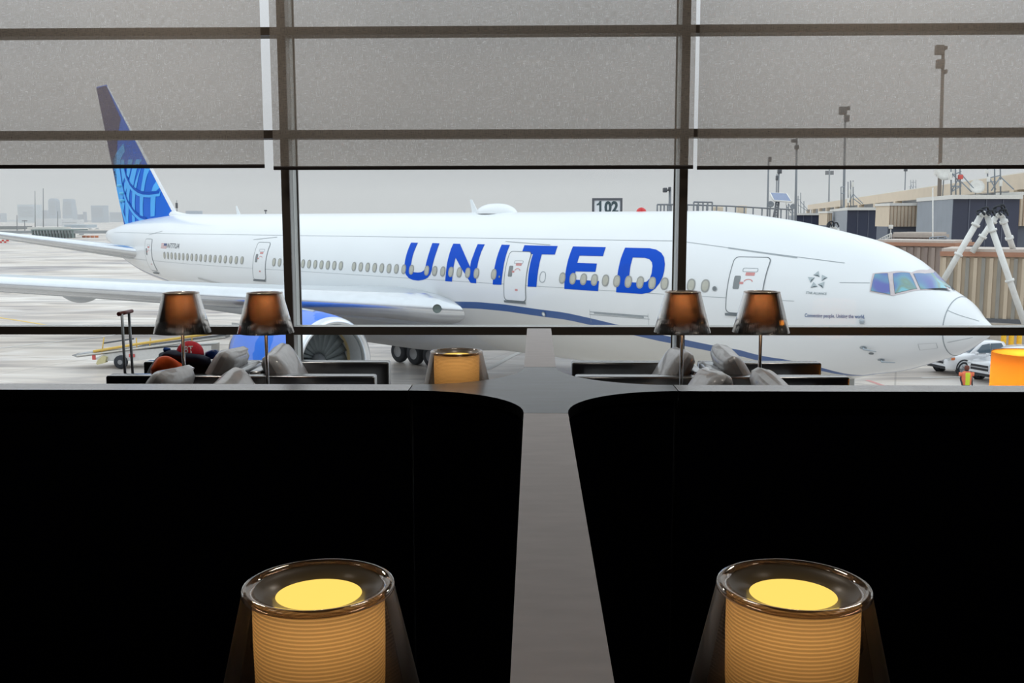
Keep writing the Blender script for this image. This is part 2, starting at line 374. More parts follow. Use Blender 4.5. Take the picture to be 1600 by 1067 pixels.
def shade_mat(name, tint, gl, grough, ridge, axis_vertical, glcol=(.8, .8, .8), fres=True):
    # see-through plastic or metallised film with fine ridges
    m, n, o = new_mat(name)
    t = n.nodes.new('ShaderNodeBsdfTransparent'); t.inputs[0].default_value = tint+(1,)
    g_ = n.nodes.new('ShaderNodeBsdfGlossy'); g_.inputs['Roughness'].default_value = grough; g_.inputs[0].default_value = glcol+(1,)
    tcn = n.nodes.new('ShaderNodeTexCoord')
    s_ = n.nodes.new('ShaderNodeSeparateXYZ'); n.links.new(tcn.outputs['Object'], s_.inputs[0])
    if axis_vertical:   # vertical ridges: vary with the angle round the axis
        at = n.nodes.new('ShaderNodeMath'); at.operation = 'ARCTAN2'; n.links.new(s_.outputs['X'], at.inputs[0]); n.links.new(s_.outputs['Y'], at.inputs[1]); src = at.outputs[0]; mul = 14.0
        no = n.nodes.new('ShaderNodeTexNoise'); no.noise_dimensions = '1D'; no.inputs['Scale'].default_value = mul; no.inputs['Detail'].default_value = 3
        n.links.new(src, no.inputs['W']); h = no.outputs[0]
    else:
        wv = n.nodes.new('ShaderNodeMath'); wv.operation = 'MULTIPLY'; wv.inputs[1].default_value = 2*PI/.0036; n.links.new(s_.outputs['Z'], wv.inputs[0])
        sn = n.nodes.new('ShaderNodeMath'); sn.operation = 'SINE'; n.links.new(wv.outputs[0], sn.inputs[0]); h = sn.outputs[0]
    bn = n.nodes.new('ShaderNodeBump'); bn.inputs['Strength'].default_value = ridge; bn.inputs['Distance'].default_value = .002
    n.links.new(h, bn.inputs['Height']); n.links.new(bn.outputs[0], g_.inputs['Normal'])
    x = n.nodes.new('ShaderNodeMixShader'); x.inputs[0].default_value = gl
    if fres:
        f = n.nodes.new('ShaderNodeLayerWeight'); f.inputs[0].default_value = gl; n.links.new(f.outputs['Facing'], x.inputs[0])
    n.links.new(t.outputs[0], x.inputs[1]); n.links.new(g_.outputs[0], x.inputs[2]); n.links.new(x.outputs[0], o.inputs[0]); return m
SHADEC = shade_mat('clear_ribbed_shade', (.80, .74, .68), .20, .3, .08, False)
SHADEM = shade_mat('silvered_shade', (.46, .44, .42), .80, .16, .45, True, (.95, .94, .92))
DARKD = translucent_mat('smoked_diffuser', (84, 56, 38), 0, .2)
RIMM = shade_mat('clear_rim', (.82, .75, .71), .30, .06, 0, False, (.9, .88, .86))
FUNN = mat('smoky_funnel', (132, 122, 112), .3, .15, .04)
def glow_mat(name, rgb, k):
    m, n, o = new_mat(name); em = n.nodes.new('ShaderNodeEmission'); em.inputs[0].default_value = lin(rgb)+(1,); em.inputs[1].default_value = k
    n.links.new(em.outputs[0], o.inputs[0]); return m
GLOW = glow_mat('lit_lamp_top', (255, 214, 104), 1.15)
def bulb(parent, dz, power, rad, col=(1, .77, .48)):
    ld = bpy.data.lights.new('bulb', 'POINT'); ld.energy = power; ld.color = col; ld.shadow_soft_size = rad
    o = bpy.data.objects.new('bulb', ld); C.objects.link(o); o.location = (0, 0, dz); o.parent = parent
def kshade(e, zt, R0, R1, H, sm, k, glow, power, n=48, lum=GLOW, short=False):
    x, y, z0 = e.location; O = (x, y, z0+zt)
    MB().lathe([(R0, 0), (R0+(R1-R0)*.5, -H*.5), (R1, -H), (R1-.0012, -H), (R0+(R1-R0)*.5-.0012, -H*.5), (R0-.0012, 0)], n, O).build('lamp_shade', sm, e)
    MB().lathe([(R0+.001, -.004*k), (R0+.0015, 0), (R0, .0025*k), (R0-.004*k, .003*k), (R0-.012*k, .0005*k), (R0-.012*k, -.003*k), (R0-.003*k, -.006*k), (R0+.001, -.004*k)], n, O).build('rim', RIMM, e)
    MB().lathe([(R0-.0115*k, 0), (R0*.80, -.003*k), (R0*.575, -.009*k), (R0*.57, -.012*k)], n, O).build('funnel', FUNN, e)
    MB().lathe([(.0001, -.0095*k), (R0*.574, -.0095*k)], n, O).build('lit_disc', lum, e)
    rd = R0*.875
    MB().lathe([(rd, -.006*k), (rd*1.005, -H*.3), (rd*.99, -H*.6), (rd*.93, -H*.93)], n, O).build('diffuser', DARKD if short else DIFF, e)
    bulb(e, zt-H*(.10 if short else .13), power, R0*(.12 if short else .2))
def klamp(name, loc, H, R0, R1, SH, sm, label, cat, group, k=1, power=2.0, rb=.07, pr=.006, short=False):
    e = thing(name, loc, label, cat, group)
    kshade(e, H, R0, R1, SH, sm, k, 1, power, short=short)
    MB().lathe([(.0001, 0), (rb, 0), (rb, .006), (rb*.9, .012), (.012, .016), (.0001, .017)], 32, loc).build('base', CHROME, e)
    MB().tube([(loc[0], loc[1], loc[2]+.012), (loc[0], loc[1], loc[2]+H-SH*.9)], pr, 12).build('pole', CHROME, e)
    return e
def side_table(x, y, h, r, label):
    e = thing('side_table', (x, y, 0), label, 'table', None)
    MB().lathe([(.0001, h-.02), (r-.004, h-.02), (r, h-.016), (r, h-.004), (r-.004, h), (.0001, h)], 40, (x, y, 0)).build('table_top', TABLE, e)
    MB().tube([(x, y, .01), (x, y, h-.02)], .022, 16).build('column', BLACKE, e)
    MB().lathe([(.0001, 0), (r*.7, 0), (r*.7, .008), (.03, .016), (.0001, .016)], 32, (x, y, 0)).build('base', BLACKE, e)
TH = .565
for (px, py, zz, lab, tl) in (
    (498, 915, 1.03, 'ribbed clear-shaded table lamp glowing left of the grey spine, nearest row', 'round dark side table under the glowing lamp left of the spine'),
    (1239.5, 915, 1.03, 'ribbed clear-shaded table lamp glowing right of the grey spine, nearest row', 'round dark side table under the glowing lamp right of the spine')):
    p = at_z(px, py, zz)
    side_table(p.x, p.y, TH, .17 if px < 800 else .19, tl)
    klamp('table_lamp', (p.x, p.y, TH), zz-TH, .0795, .119, .175, SHADEC, lab, 'lamp', 'clear-shaded table lamps', power=.27)
p = at_z(713.5, 549.5, 1.012); side_table(p.x, p.y, TH, .135, 'dark side table behind the partition, under the smaller glowing lamp')
klamp('table_lamp', (p.x, p.y, TH), 1.012-TH, .0795, .119, .175, SHADEC, 'glowing clear-shaded table lamp just beyond the partition, before the far chairs', 'lamp', 'clear-shaded table lamps', power=.30)

LY = 4.9
for px0, py0, lab in ((282.5, 457.5, 'silver-shaded floor lamp beside the red cap and bags, first from the left'),
                      (413.5, 457.5, 'silver-shaded floor lamp standing before the left window mullion'),
                      (1067, 456, 'silver-shaded floor lamp standing before the right window mullion'),
                      (1190.5, 456, 'silver-shaded floor lamp before the front aircraft door, furthest right of the silver four')):
    p = at_y(px0, py0, LY)
    klamp('floor_lamp', (p.x, p.y, 0), p.z, .087, .139, .198, SHADEM, lab, 'floor lamp', 'silver-shaded floor lamps among the armchairs', k=1.1, power=9, short=True, rb=.12, pr=.0085)

# orange drum lamp at the right edge
ORD = translucent_mat('orange_drum_fabric', (255, 214, 126), 0, .4, .97)
pc = at_y(1608, 551, 4.9)
e = thing('drum_lamp', (pc.x, pc.y, 0), 'bright orange drum lamp at the right edge in front of the parked white vehicles', 'floor lamp')
R = at_y(1605, 551, 4.9).x-at_y(1551, 551, 4.9).x
MB().lathe([(R, -.30), (R, 0), (R-.002, 0), (R-.002, -.30)], 56, pc).build('lamp_shade', ORD, e)
MB().lathe([(.0001, -.004), (R-.003, -.004)], 56, pc).build('top_diffuser', translucent_mat('orange_top', (236, 150, 56), 0, .4, .97), e)
MB().tube([(pc.x, pc.y, .01), (pc.x, pc.y, pc.z-.06)], .01, 12).build('pole', CHROME, e)
MB().lathe([(.0001, 0), (.15, 0), (.15, .01), (.0001, .016)], 40, (pc.x, pc.y, 0)).build('base', CHROME, e)
bulb(e, pc.z-.17, 9, .05, (1, .88, .66))

# ------------------------------------------------------------------ armchairs, set back to back along the window
def pillow(M_, sx, sy, sz, n=10, puff=.35):
    # rounded cushion: sx thick, sy wide, sz tall, local origin at the bottom centre
    bm = bmesh.new(); bmesh.ops.create_cube(bm, size=2)
    bmesh.ops.subdivide_edges(bm, edges=bm.edges[:], cuts=n, use_grid_fill=True)
    for v in bm.verts:
        x, y, z = v.co
        edge = (1-abs(y)**3)*(1-abs(z)**3)
        t = .22+.78*edge**.4
        rnd = 1-.05*(abs(y)**6*abs(z)**6)
        v.co = Vector((x*sx/2*t, y*sy/2*rnd*(1-.03*(1-abs(z)**2)), z*sz/2*rnd+sz/2+.012*math.sin(y*2.2)*(z > 0)))
    m = MB(); m.bm(bm, 0, M_, True); return m
def make_chair(loc, label, lean=.52, back_h=.40):
    # faces +x, back at x=0, arms along y sides
    X, Y, Z = loc; T = Matrix.Translation(Vector(loc))
    e = thing('armchair', loc, label, 'armchair', None)
    W = .61
    for s in (-1, 1):
        y1 = s*W/2; y0 = s*(W/2-.095)
        MB().box(0, min(y0, y1), .13, .70, max(y0, y1), .590, M=T, r=.012, seg=3).build('armrest', LEATHER, e)
    MB().box(.0, -W/2+.10, .13, .075, W/2-.10, .60, M=T, r=.018, seg=3).build('back_frame', LEATHER, e)
    MB().box(.07, -W/2+.10, .16, .68, W/2-.10, .28, M=T, r=.015, seg=3).build('seat_frame', LEATHER, e)
    MB().box(.10, -W/2+.10, .28, .70, W/2-.10, .42, M=T, r=.04, seg=4).build('seat_cushion', LEATHERG, e)
    Mp = T @ Matrix.Translation((.25, 0, .40)) @ Matrix.Rotation(-lean, 4, 'Y')
    pillow(Mp, .14, W-.16, .335).build('back_cushion', LEATHERG, e)
    for sx in (.05, .65):
        for sy in (-1, 1):
            MB().tube([(X+sx, Y+sy*(W/2-.03), Z), (X+sx, Y+sy*(W/2-.03), Z+.14)], .012, 8).build('leg', CHROME, e)
    return e
YA, YB = 5.48, 4.44
G = 'leather armchairs before the window'
c0 = make_chair((-1.54, YA, 0), 'black leather armchair facing right, right of the left window mullion, beside the engine'); c0['group'] = G
place(c0, (-1.575, YA, 0), PI, 'black leather armchair holding the orange bag and red cap, far row', G)
place(c0, (.955, YA, 0), 0, 'black leather armchair facing right behind the rightmost silver lamp, far row', G)
place(c0, (.92, YA, 0), PI, 'black leather armchair facing left, nearest to the far end of the spine, far row', G)
n1 = place(c0, (-1.50, YB, 0), 0, 'near-row armchair under the lamp left of the mullion, only its cushion showing', G)
n2 = place(c0, (-1.535, YB, 0), PI, 'near-row armchair whose curved grey cushion hides the leftmost lamp pole', G)
n3 = place(c0, (.92, YB, 0), PI, 'near-row armchair with a pale cushion peeping between the two right silver lamps', G)
n4 = place(c0, (.955, YB, 0), 0, 'near-row armchair whose pale cushion hides the rightmost silver lamp pole', G)

for n_, dz in ((n1, .015), (n2, .045), (n3, .04), (n4, .02)):
    for ch in n_.children:
        if ch.name.startswith('back_cushion'): ch.location.z += dz
# ------------------------------------------------------------------ luggage
sp = at_y(197, 489, 6.0)
e = thing('suitcase', (sp.x, 6.0, 0), 'upright suitcase with a raised steel and red handle by the window', 'suitcase')
MB().box(sp.x-.19, 5.88, .04, sp.x+.19, 6.12, .395, r=.04, seg=3).build('body', mat('suitcase_shell', (52, 30, 32), .5), e)
hx0 = at_y(193, 560, 6.0).x; hx1 = at_y(209, 560, 6.0).x; hz = sp.z
for x0, x1, y in ((at_y(190.5, 492, 5.95).x, at_y(196, 592, 5.95).x, 5.95), (at_y(201.5, 491, 6.05).x, at_y(208, 592, 6.05).x, 6.05)):
    MB().tube([(x1, y, .39), (x0, y, hz)], .0085, 10).build('handle_tube', STEEL, e)
MB().tube([(at_y(187.5, 492, 5.95).x, 5.93, hz), (at_y(204.5, 490, 6.05).x, 6.07, hz+.006)], [.013, .011], 12).build('grip', mat('dark_red_grip', (120, 62, 60), .4), e)
for s in (-.14, .14): MB().lathe([(.02, -.02), (.02, .02)], 12, (sp.x+s, 6.0, .022), (1, 0, 0), caps=True).build('wheel', RUBBER, e)

def blob(pts, seed=0, amp=.012, sub=3, flat=None):
    # a soft cloth lump: convex hull of points, subdivided and rumpled
    rnd = random.Random(seed)
    bm = bmesh.new(); [bm.verts.new(p) for p in pts]
    bmesh.ops.convex_hull(bm, input=bm.verts[:])
    for v in [v for v in bm.verts if not v.link_faces]: bm.verts.remove(v)
    bmesh.ops.triangulate(bm, faces=bm.faces[:])
    for _ in range(sub):
        bmesh.ops.subdivide_edges(bm, edges=bm.edges[:], cuts=1, use_grid_fill=True)
        bmesh.ops.smooth_vert(bm, verts=bm.verts[:], factor=.5, use_axis_x=True, use_axis_y=True, use_axis_z=True)
    from mathutils import noise
    for v in bm.verts:
        n_ = noise.noise_vector(v.co*9+Vector((seed, 0, 0))); m_ = noise.noise(Vector((v.co.x*30, v.co.y*8, v.co.z*14)))
        v.co += n_*amp+Vector((0, -1, .4))*m_*amp*.7
    return MB().bm(bm, 0, None, True)
BAGY = 5.35
def bp(px, py, y=BAGY): return at_y(px, py, y)
def lump(pxs, y0, y1, **k):
    return blob([at_y(x, y, y0) for x, y in pxs]+[at_y(x, y, y1) for x, y in pxs], **k)
NAVB = mat('black_nylon', (16, 17, 24), .6, 0, .2, 30, .3)
NAVC = mat('navy_cloth', (26, 36, 62), .75, 0, .2, 30, .3)
ORC = mat('orange_nylon', (236, 92, 30), .55, 0, .12, 20, .4)
RED = mat('red_cap_cloth', (214, 22, 44), .7, 0, .1, 60, .2)
WHC = mat('white_embroidery', (226, 220, 224), .8)
bl = at_z(280, 592, .42)
e = thing('backpack', (bp(285, 600).x, 5.45, .42), 'black backpack with a bright orange front lying on the armchair left of the lamps', 'backpack')
lump([(224, 593), (234, 572), (243, 558), (262, 548), (300, 552), (330, 566), (338, 593), (225, 612), (335, 612)], 5.42, 5.68, seed=3, amp=.008).build('body', NAVB, e)
lump([(234, 576), (246, 556), (263, 556), (290, 568), (294, 593), (236, 593), (238, 608), (290, 608)], 5.26, 5.44, seed=5, amp=.008).build('front_pocket', ORC, e)
MB().tube([bp(238, 590, 5.33), bp(239, 577, 5.29), bp(245, 570, 5.28), bp(243, 583, 5.30), bp(239, 592, 5.32)], .006, 8).build('strap', ORC, e)
j = lump([(243, 556), (262, 545), (300, 549), (330, 558), (333, 575), (300, 572), (262, 563)], 5.34, 5.60, seed=9, amp=.010).build('jacket', NAVC)
tag(j, 'dark navy jacket draped over the black backpack under the red cap', 'jacket')
b2 = lump([(254, 542), (268, 543), (266, 552), (254, 550)], 5.40, 5.5, seed=11, amp=.004, sub=2).build('cloth_pouch', mat('bright_blue_cloth', (20, 82, 170), .7))
tag(b2, 'small bright blue pouch left of the red cap', 'pouch')
b3 = lump([(318, 550), (332, 546), (341, 545), (342, 557), (330, 562), (319, 560)], 5.45, 5.6, seed=13, amp=.006, sub=2).build('plastic_bag', mat('blue_plastic', (28, 62, 128), .3, 0, .2, 30, .4))
tag(b3, 'crumpled dark blue bag right of the red cap', 'bag')
# baseball cap: dome, brim and stitched letters
cc = bp(297, 555, 5.45); cr_ = .066
e = thing('baseball_cap', cc, 'red baseball cap with white lettering lying on the bags', 'cap')
m = MB(); rings = []
for i in range(11):
    a = i/10*PI/2
    rings.append([cc+Vector((math.cos(t)*cr_*1.15*math.cos(a), math.sin(t)*cr_*1.15*math.cos(a), cr_*1.22*math.sin(a)**.9)) for t in [2*PI*k/28 for k in range(28)]])
m.loft(rings, 0, True, True); m.build('crown', RED, e)
m = MB(); top = []; bot = []
for i in range(15):
    t = PI-1.05+2.1*i/14
    a_ = cc+Vector((math.cos(t)*cr_*1.12, math.sin(t)*cr_*1.12, .012)); b_ = cc+Vector((math.cos(t)*cr_*1.12-.078*math.cos((i-7)/7*1.35), math.sin(t)*cr_*1.05, -.006-.018*abs((i-7)/7)))
    top.append((a_, b_))
vs = [v for q in top for v in q]; vs += [v-Vector((0, 0, .003)) for v in vs]
n_ = len(top); fs = []
for i in range(n_-1):
    fs += [(2*i, 2*i+1, 2*i+3, 2*i+2), (2*n_+2*i, 2*n_+2*i+2, 2*n_+2*i+3, 2*n_+2*i+1), (2*i+1, 2*n_+2*i+1, 2*n_+2*i+3, 2*i+3)]
m.add(vs, fs, 0, True); m.build('brim', RED, e)
MB().lathe([(.0001, .004), (.006, .002), (.007, -.002)], 12, cc+Vector((0, 0, cr_*1.22))).build('top_button', WHC, e)
vs, fs = text_mesh('BT', 0, .02)
def capmap(u, v, off=.0015):
    th = -PI/2+.25+(u-.5)*.75; a = .22+v*.55
    r = cr_*1.15*math.cos(a)+off
    return cc+Vector((math.cos(th)*r, math.sin(th)*r, (cr_*1.22+off)*math.sin(a)**.9))
MB().add([capmap(u, v) for u, v in vs], fs, 0, True).build('lettering', WHC, e, recalc=False)
# ------------------------------------------------------------------ the airliner
ND = Vector((-.72569, .68802, 0)); NN = Vector((.68802, .72569, 0)); NOSE = Vector((13.98879, 30.49863, 0)); CZ = EYE.z-2.86
def pchip(xk, yk, x):
    n = len(xk); h = [xk[i+1]-xk[i] for i in range(n-1)]; d = [(yk[i+1]-yk[i])/h[i] for i in range(n-1)]
    m = [0]*n
    for i in range(1, n-1):
        if d[i-1]*d[i] > 0:
            w1 = 2*h[i]+h[i-1]; w2 = h[i]+2*h[i-1]; m[i] = (w1+w2)/(w1/d[i-1]+w2/d[i])
    m[0] = d[0]*1.3; m[-1] = d[-1]*.7
    x = min(max(x, xk[0]), xk[-1]); i = 0
    while i < n-2 and x > xk[i+1]: i += 1
    t = (x-xk[i])/h[i]
    return (2*t**3-3*t*t+1)*yk[i]+(t**3-2*t*t+t)*h[i]*m[i]+(3*t*t-2*t**3)*yk[i+1]+(t**3-t*t)*h[i]*m[i+1]
KN = [0, .3, .8, 1.6, 2.5, 3.5, 5, 7, 10]; KQ = [math.sqrt(v) for v in KN]
TOPN = [-.57, -.21, .28, .78, 1.53, 2., 2.38, 2.77, 3.1]; BOTN = [-.57, -.97, -1.35, -1.7, -2.06, -2.31, -2.73, -3.07, -3.1]; WN_ = [0, .57, 1.2, 1.62, 2.08, 2.3, 2.65, 2.95, 3.1]
KT = [36, 40, 45, 50, 55, 59, 62.5]
TOPT = [3.1, 3.1, 3.1, 3.12, 2.89, 2.52, 2.0]; BOTT = [-3.1, -3., -2.5, -1.75, -1.15, -.2, 1.13]; WT = [3.1, 3.08, 2.85, 2.37, 1.8, 1.2, .36]
def prof(s):
    if s < 10: q = math.sqrt(max(s, 0)); return pchip(KQ, TOPN, q), pchip(KQ, BOTN, q), pchip(KQ, WN_, q)
    if s > 36: return pchip(KT, TOPT, s), pchip(KT, BOTT, s), pchip(KT, WT, s)
    return 3.1, -3.1, 3.1
def FP(s, phi, off=0, side=1):    # phi = 0 faces the lounge, +90 degrees is the crown
    t, b, w_ = prof(s); c = (t+b)/2; r = (t-b)/2
    lat = -w_*math.cos(phi); z = c+r*math.sin(phi)
    if off:
        nn = Vector((-math.cos(phi)/max(w_, .05), math.sin(phi)/max(r, .05))).normalized(); lat += nn.x*off; z += nn.y*off
    return NOSE+ND*s+NN*(lat*side)+Vector((0, 0, CZ+z))
def PL(s, lat, z): return NOSE+ND*s+NN*lat+Vector((0, 0, z))
def hit_plane(px, py, lat):       # ray against the vertical plane at this distance from the centreline: (s, z)
    r = ray(px, py); o = NOSE+NN*lat
    t = (o-EYE).dot(NN)/r.dot(NN); p = EYE+r*t; return (p-NOSE).dot(ND), p.z
def S(px, py):                    # pixel on the near side of the fuselage -> (s, phi)
    s, z = hit_plane(px, py, -3.0)
    s = min(max(s, .3), 62); t, b, w_ = prof(s); ph = math.asin(max(-.95, min(.95, (z-CZ-(t+b)/2)/((t-b)/2))))
    lam = 1e-3
    def err(s, ph): x, y = proj(FP(s, ph)); return x-px, y-py
    e0 = err(s, ph)
    for _ in range(40):
        h = 1e-4; a = err(s+h, ph); b_ = err(s, ph+h)
        j11 = (a[0]-e0[0])/h; j21 = (a[1]-e0[1])/h; j12 = (b_[0]-e0[0])/h; j22 = (b_[1]-e0[1])/h
        A = j11*j11+j21*j21; B = j11*j12+j21*j22; D_ = j12*j12+j22*j22
        A_ = A*(1+lam); DD = D_*(1+lam); g1 = j11*e0[0]+j21*e0[1]; g2 = j12*e0[0]+j22*e0[1]
        det = A_*DD-B*B; ds = -(DD*g1-B*g2)/det; dp = -(A_*g2-B*g1)/det
        s2 = min(max(s+ds, .02), 62.4); p2 = ph+dp; e1 = err(s2, p2)
        if e1[0]**2+e1[1]**2 < e0[0]**2+e0[1]**2: s, ph, e0 = s2, p2, e1; lam = max(lam*.3, 1e-7)
        else: lam *= 8
        if e0[0]**2+e0[1]**2 < 1e-4: break
    return s, ph
def QZ(s, ph):          # the same point as (s, q), q standing for a true height so that rows of windows stay level where the body tapers
    t, b, w_ = prof(s); return math.asin(max(-1, min(1, ((t+b)/2+(t-b)/2*math.sin(ph))/3.1)))
def FZ(s, q, off=0, side=1):
    t, b, w_ = prof(s); v = (3.1*math.sin(q)-(t+b)/2)/((t-b)/2); return FP(s, math.asin(max(-.999, min(.999, v))), off, side)
def SZ(px, py): s, ph = S(px, py); return s, QZ(s, ph)
def zmap(off): return lambda a, b: FZ(a, b, off)
plane = thing('airliner', NOSE+ND*30+Vector((0, 0, GZ)), 'large white twin-engine airliner with blue lettering parked outside the window', 'airplane')

# stripe line (s, phi) along the lower side
ST = sorted([S(*q) for q in ((1352, 586.5), (1302, 581), (1272, 573.8), (1231, 566), (1160, 552.5), (1108, 543.5), (1026, 527), (927, 503.5), (884, 494), (843, 488.8), (789, 481), (746, 477), (696, 475.8))])
ST = [(0, ST[0][1]-.25)]+ST+[(34, ST[-1][1]-.10), (44, -1.1), (50, -1.0), (56, -.85), (62.5, -.7)]
def stripe(s):
    for (a, pa), (b, pb) in zip(ST[:-1], ST[1:]):
        if a <= s <= b: return pa+(pb-pa)*(s-a)/(b-a+1e-9)
    return ST[-1][1]
def paint_mat():
    m = WHITEP.copy(); m.name = 'two_tone_fuselage_paint'; n = m.node_tree; b = n.nodes['Principled BSDF']
    at = n.nodes.new('ShaderNodeAttribute'); at.attribute_name = 'livery'
    base = b.inputs['Base Color'].links[0].from_socket
    lt = n.nodes.new('ShaderNodeMath'); lt.operation = 'LESS_THAN'; lt.inputs[1].default_value = 0; n.links.new(at.outputs['Fac'], lt.inputs[0])
    x = n.nodes.new('ShaderNodeMix'); x.data_type = 'RGBA'; n.links.new(lt.outputs[0], x.inputs[0]); n.links.new(base, x.inputs[6]); x.inputs[7].default_value = lin((206, 206, 202))+(1,)
    ab = n.nodes.new('ShaderNodeMath'); ab.operation = 'ABSOLUTE'; n.links.new(at.outputs['Fac'], ab.inputs[0])
    l2 = n.nodes.new('ShaderNodeMath'); l2.operation = 'LESS_THAN'; l2.inputs[1].default_value = .15; n.links.new(ab.outputs[0], l2.inputs[0])
    y = n.nodes.new('ShaderNodeMix'); y.data_type = 'RGBA'; n.links.new(l2.outputs[0], y.inputs[0]); n.links.new(x.outputs[2], y.inputs[6]); y.inputs[7].default_value = lin((66, 96, 150))+(1,)
    n.links.new(y.outputs[2], b.inputs['Base Color']); return m
ss = [10*(i/46)**2 for i in range(47)]+[10+26*i/52 for i in range(1, 53)]+[36+26.5*i/54 for i in range(1, 55)]
NP_ = 128; m = MB(); livery = []
rings = []
for s in ss:
    rings.append([FP(s, -PI+2*PI*k/NP_) for k in range(NP_)])
    for k in range(NP_):
        ph = -PI+2*PI*k/NP_; pe = ph if abs(ph) <= PI/2 else (PI-ph if ph > 0 else -PI-ph)
        livery.append((pe-stripe(s))*3.1)
m.loft(rings, 0, True, True)
fus = m.build('fuselage', paint_mat(), plane)
at = fus.data.attributes.new('livery', 'FLOAT', 'POINT')
for i, v in enumerate(livery): at.data[i].value = v

def flat_tess(polys, step_s, step_p):
    # 2D polygon (first) with holes, cut on a grid so it can follow the skin
    tris = geometry.tessellate_polygon([[Vector((x, y, 0)) for x, y in p] for p in polys])
    pts = [q for p in polys for q in p]
    bm = bmesh.new(); vs = [bm.verts.new((x, y, 0)) for x, y in pts]
    for t in tris:
        try: bm.faces.new([vs[i] for i in t])
        except ValueError: pass
    for ax, st in ((0, step_s), (1, step_p)):
        lo = min(p[ax] for p in pts); hi = max(p[ax] for p in pts); k = math.ceil(lo/st)
        while k*st < hi:
            co = [0, 0, 0]; co[ax] = k*st; no = [0, 0, 0]; no[ax] = 1
            bmesh.ops.bisect_plane(bm, geom=bm.verts[:]+bm.edges[:]+bm.faces[:], plane_co=co, plane_no=no); k += 1
    bm.verts.index_update(); v2 = [(v.co.x, v.co.y) for v in bm.verts]; f2 = [[v.index for v in f.verts] for f in bm.faces]; bm.free()
    return v2, f2
def decal(mb, polys, off, mi=0, mapf=None, st=.6, sp=.05, side=1):
    v2, f2 = flat_tess(polys, st, sp)
    mapf = mapf or (lambda a, b: FP(a, b, off, side))
    mb.add([mapf(a, b) for a, b in v2], f2, mi, True)
def rrect(s0, s1, p0, p1, r=.2, n=5):     # rounded rectangle in (s, phi), r in metres
    out = []; rp = r/3.1
    for cx, cy_, a0 in ((s1-r, p1-rp, 0), (s0+r, p1-rp, PI/2), (s0+r, p0+rp, PI), (s1-r, p0+rp, 1.5*PI)):
        for i in range(n+1): a = a0+PI/2*i/n; out.append((cx+r*math.cos(a), cy_+rp*math.sin(a)))
    return out
def ellp(s, p, rs, rz, n=16, e_=2.0):
    return [(s+rs*math.copysign(abs(math.cos(a))**(2/e_), math.cos(a)), p+rz/3.1*math.copysign(abs(math.sin(a))**(2/e_), math.sin(a))) for a in [2*PI*k/n for k in range(n)]]
def A(*q): return [S(600+x/6.154, 360+y/6.154) for x, y in q]
def Bq(*q): return [S(840+x/5.714, 360+y/5.714) for x, y in q]
letters = {
 'letter_u': [A((262,118),(327,120),(300,180),(278,240),(266,300),(258,340),(256,368),(266,388),(290,402),(325,405),(358,402),(382,388),(396,366),(404,330),(420,265),(442,195),(467,122),(535,125),(508,200),(484,275),(468,335),(460,385),(445,425),(420,455),(380,474),(330,482),(280,476),(240,458),(212,425),(200,385),(198,335),(208,270),(228,200))],
 'letter_n': [A((668,128),(732,130),(765,205),(800,285),(830,352),(838,300),(862,235),(903,133),(970,135),(935,210),(910,290),(895,370),(889,440),(888,508),(835,504),(800,450),(740,355),(690,262),(676,320),(662,410),(655,492),(590,487),(596,420),(606,330),(625,245),(645,180))],
 'letter_i': [A((1133,138),(1212,140),(1182,215),(1158,310),(1142,410),(1130,523),(1047,520),(1053,430),(1070,330),(1095,235))],
 'letter_t': [A((1352,143),(1480,147))+Bq((60,138),(180,140),(155,216),(40,214))+A((1518,232),(1500,300),(1485,380),(1473,470),(1467,543),(1383,540),(1388,450),(1400,360),(1415,290),(1434,228),(1325,224))],
 'letter_e': [Bq((317,144),(610,150),(585,230),(375,226),(364,258),(355,290),(530,296),(524,333),(517,370),(340,366),(334,402),(333,440),(549,452),(545,497),(541,542),(240,522),(243,440),(255,350),(275,260))],
 'letter_d': [Bq((783,155),(1000,160),(1060,172),(1105,200),(1130,240),(1138,300),(1132,360),(1118,415),(1090,470),(1050,520),(1000,555),(930,567),(703,552),(707,470),(720,360),(745,250)),
              Bq((850,242),(960,245),(1000,258),(1022,285),(1027,320),(1020,380),(1005,425),(975,457),(930,468),(815,462),(820,400),(832,310))],
}
for nm, polys in letters.items():
    m = MB(); decal(m, polys, .012); m.build(nm, UBLUE, plane, recalc=False)
# belt of cabin windows, 21 inches apart
wx = [257+((378.2-257)*i/17) for i in range(18)]
s_a = S(257, 400)[0]; s_b = S(378.2, 406.7)[0]
ws = [s_a+(s_b-s_a)*i/17 for i in range(18)]
for x0, x1, n_ in ((428.2, 532.7, 11), (553.2, 643, 9), (667, 744.6, 7), (771.8, 771.8, 1), (878.9, 1038.5, 10), (1080, 1102, 2)):
    a = S(x0, 400+.0554*(x0-257))[0]; b = S(x1, 400+.0554*(x1-257))[0]
    if n_ == 11: n_ = round((a-b)/.535)+1
    ws += [a+(b-a)*i/max(1, n_-1) for i in range(n_)]
ws.append((ws[-1]*1-ws[-2]*1)*-1+ws[-2])
wphi = math.asin(.54/3.1)
for s in ws:
    m = MB(); decal(m, [ellp(s, wphi, .165, .225, 18, 2.4)], .016, 0, zmap(.016)); decal(m, [ellp(s-.008, wphi, .118, .172, 16, 2.4)], .022, 1, zmap(.022))  # darker surround, wider on the tail side, has the frame's shading painted in
    m.build('cabin_window', [mat('window_surround_grey', (158, 160, 156), .4), PANEB], plane, recalc=False)
m = MB(); s_ = S(848, 432.5)[0]
def ring(m, outer, inner_, off, mi=0, **k): decal(m, [outer, inner_], off, mi, **k)
ring(m, ellp(s_, wphi, .165, .225, 18, 2.4), ellp(s_, wphi, .140, .20, 18, 2.4), .015); m.build('plugged_window', SEAM, plane, recalc=False)
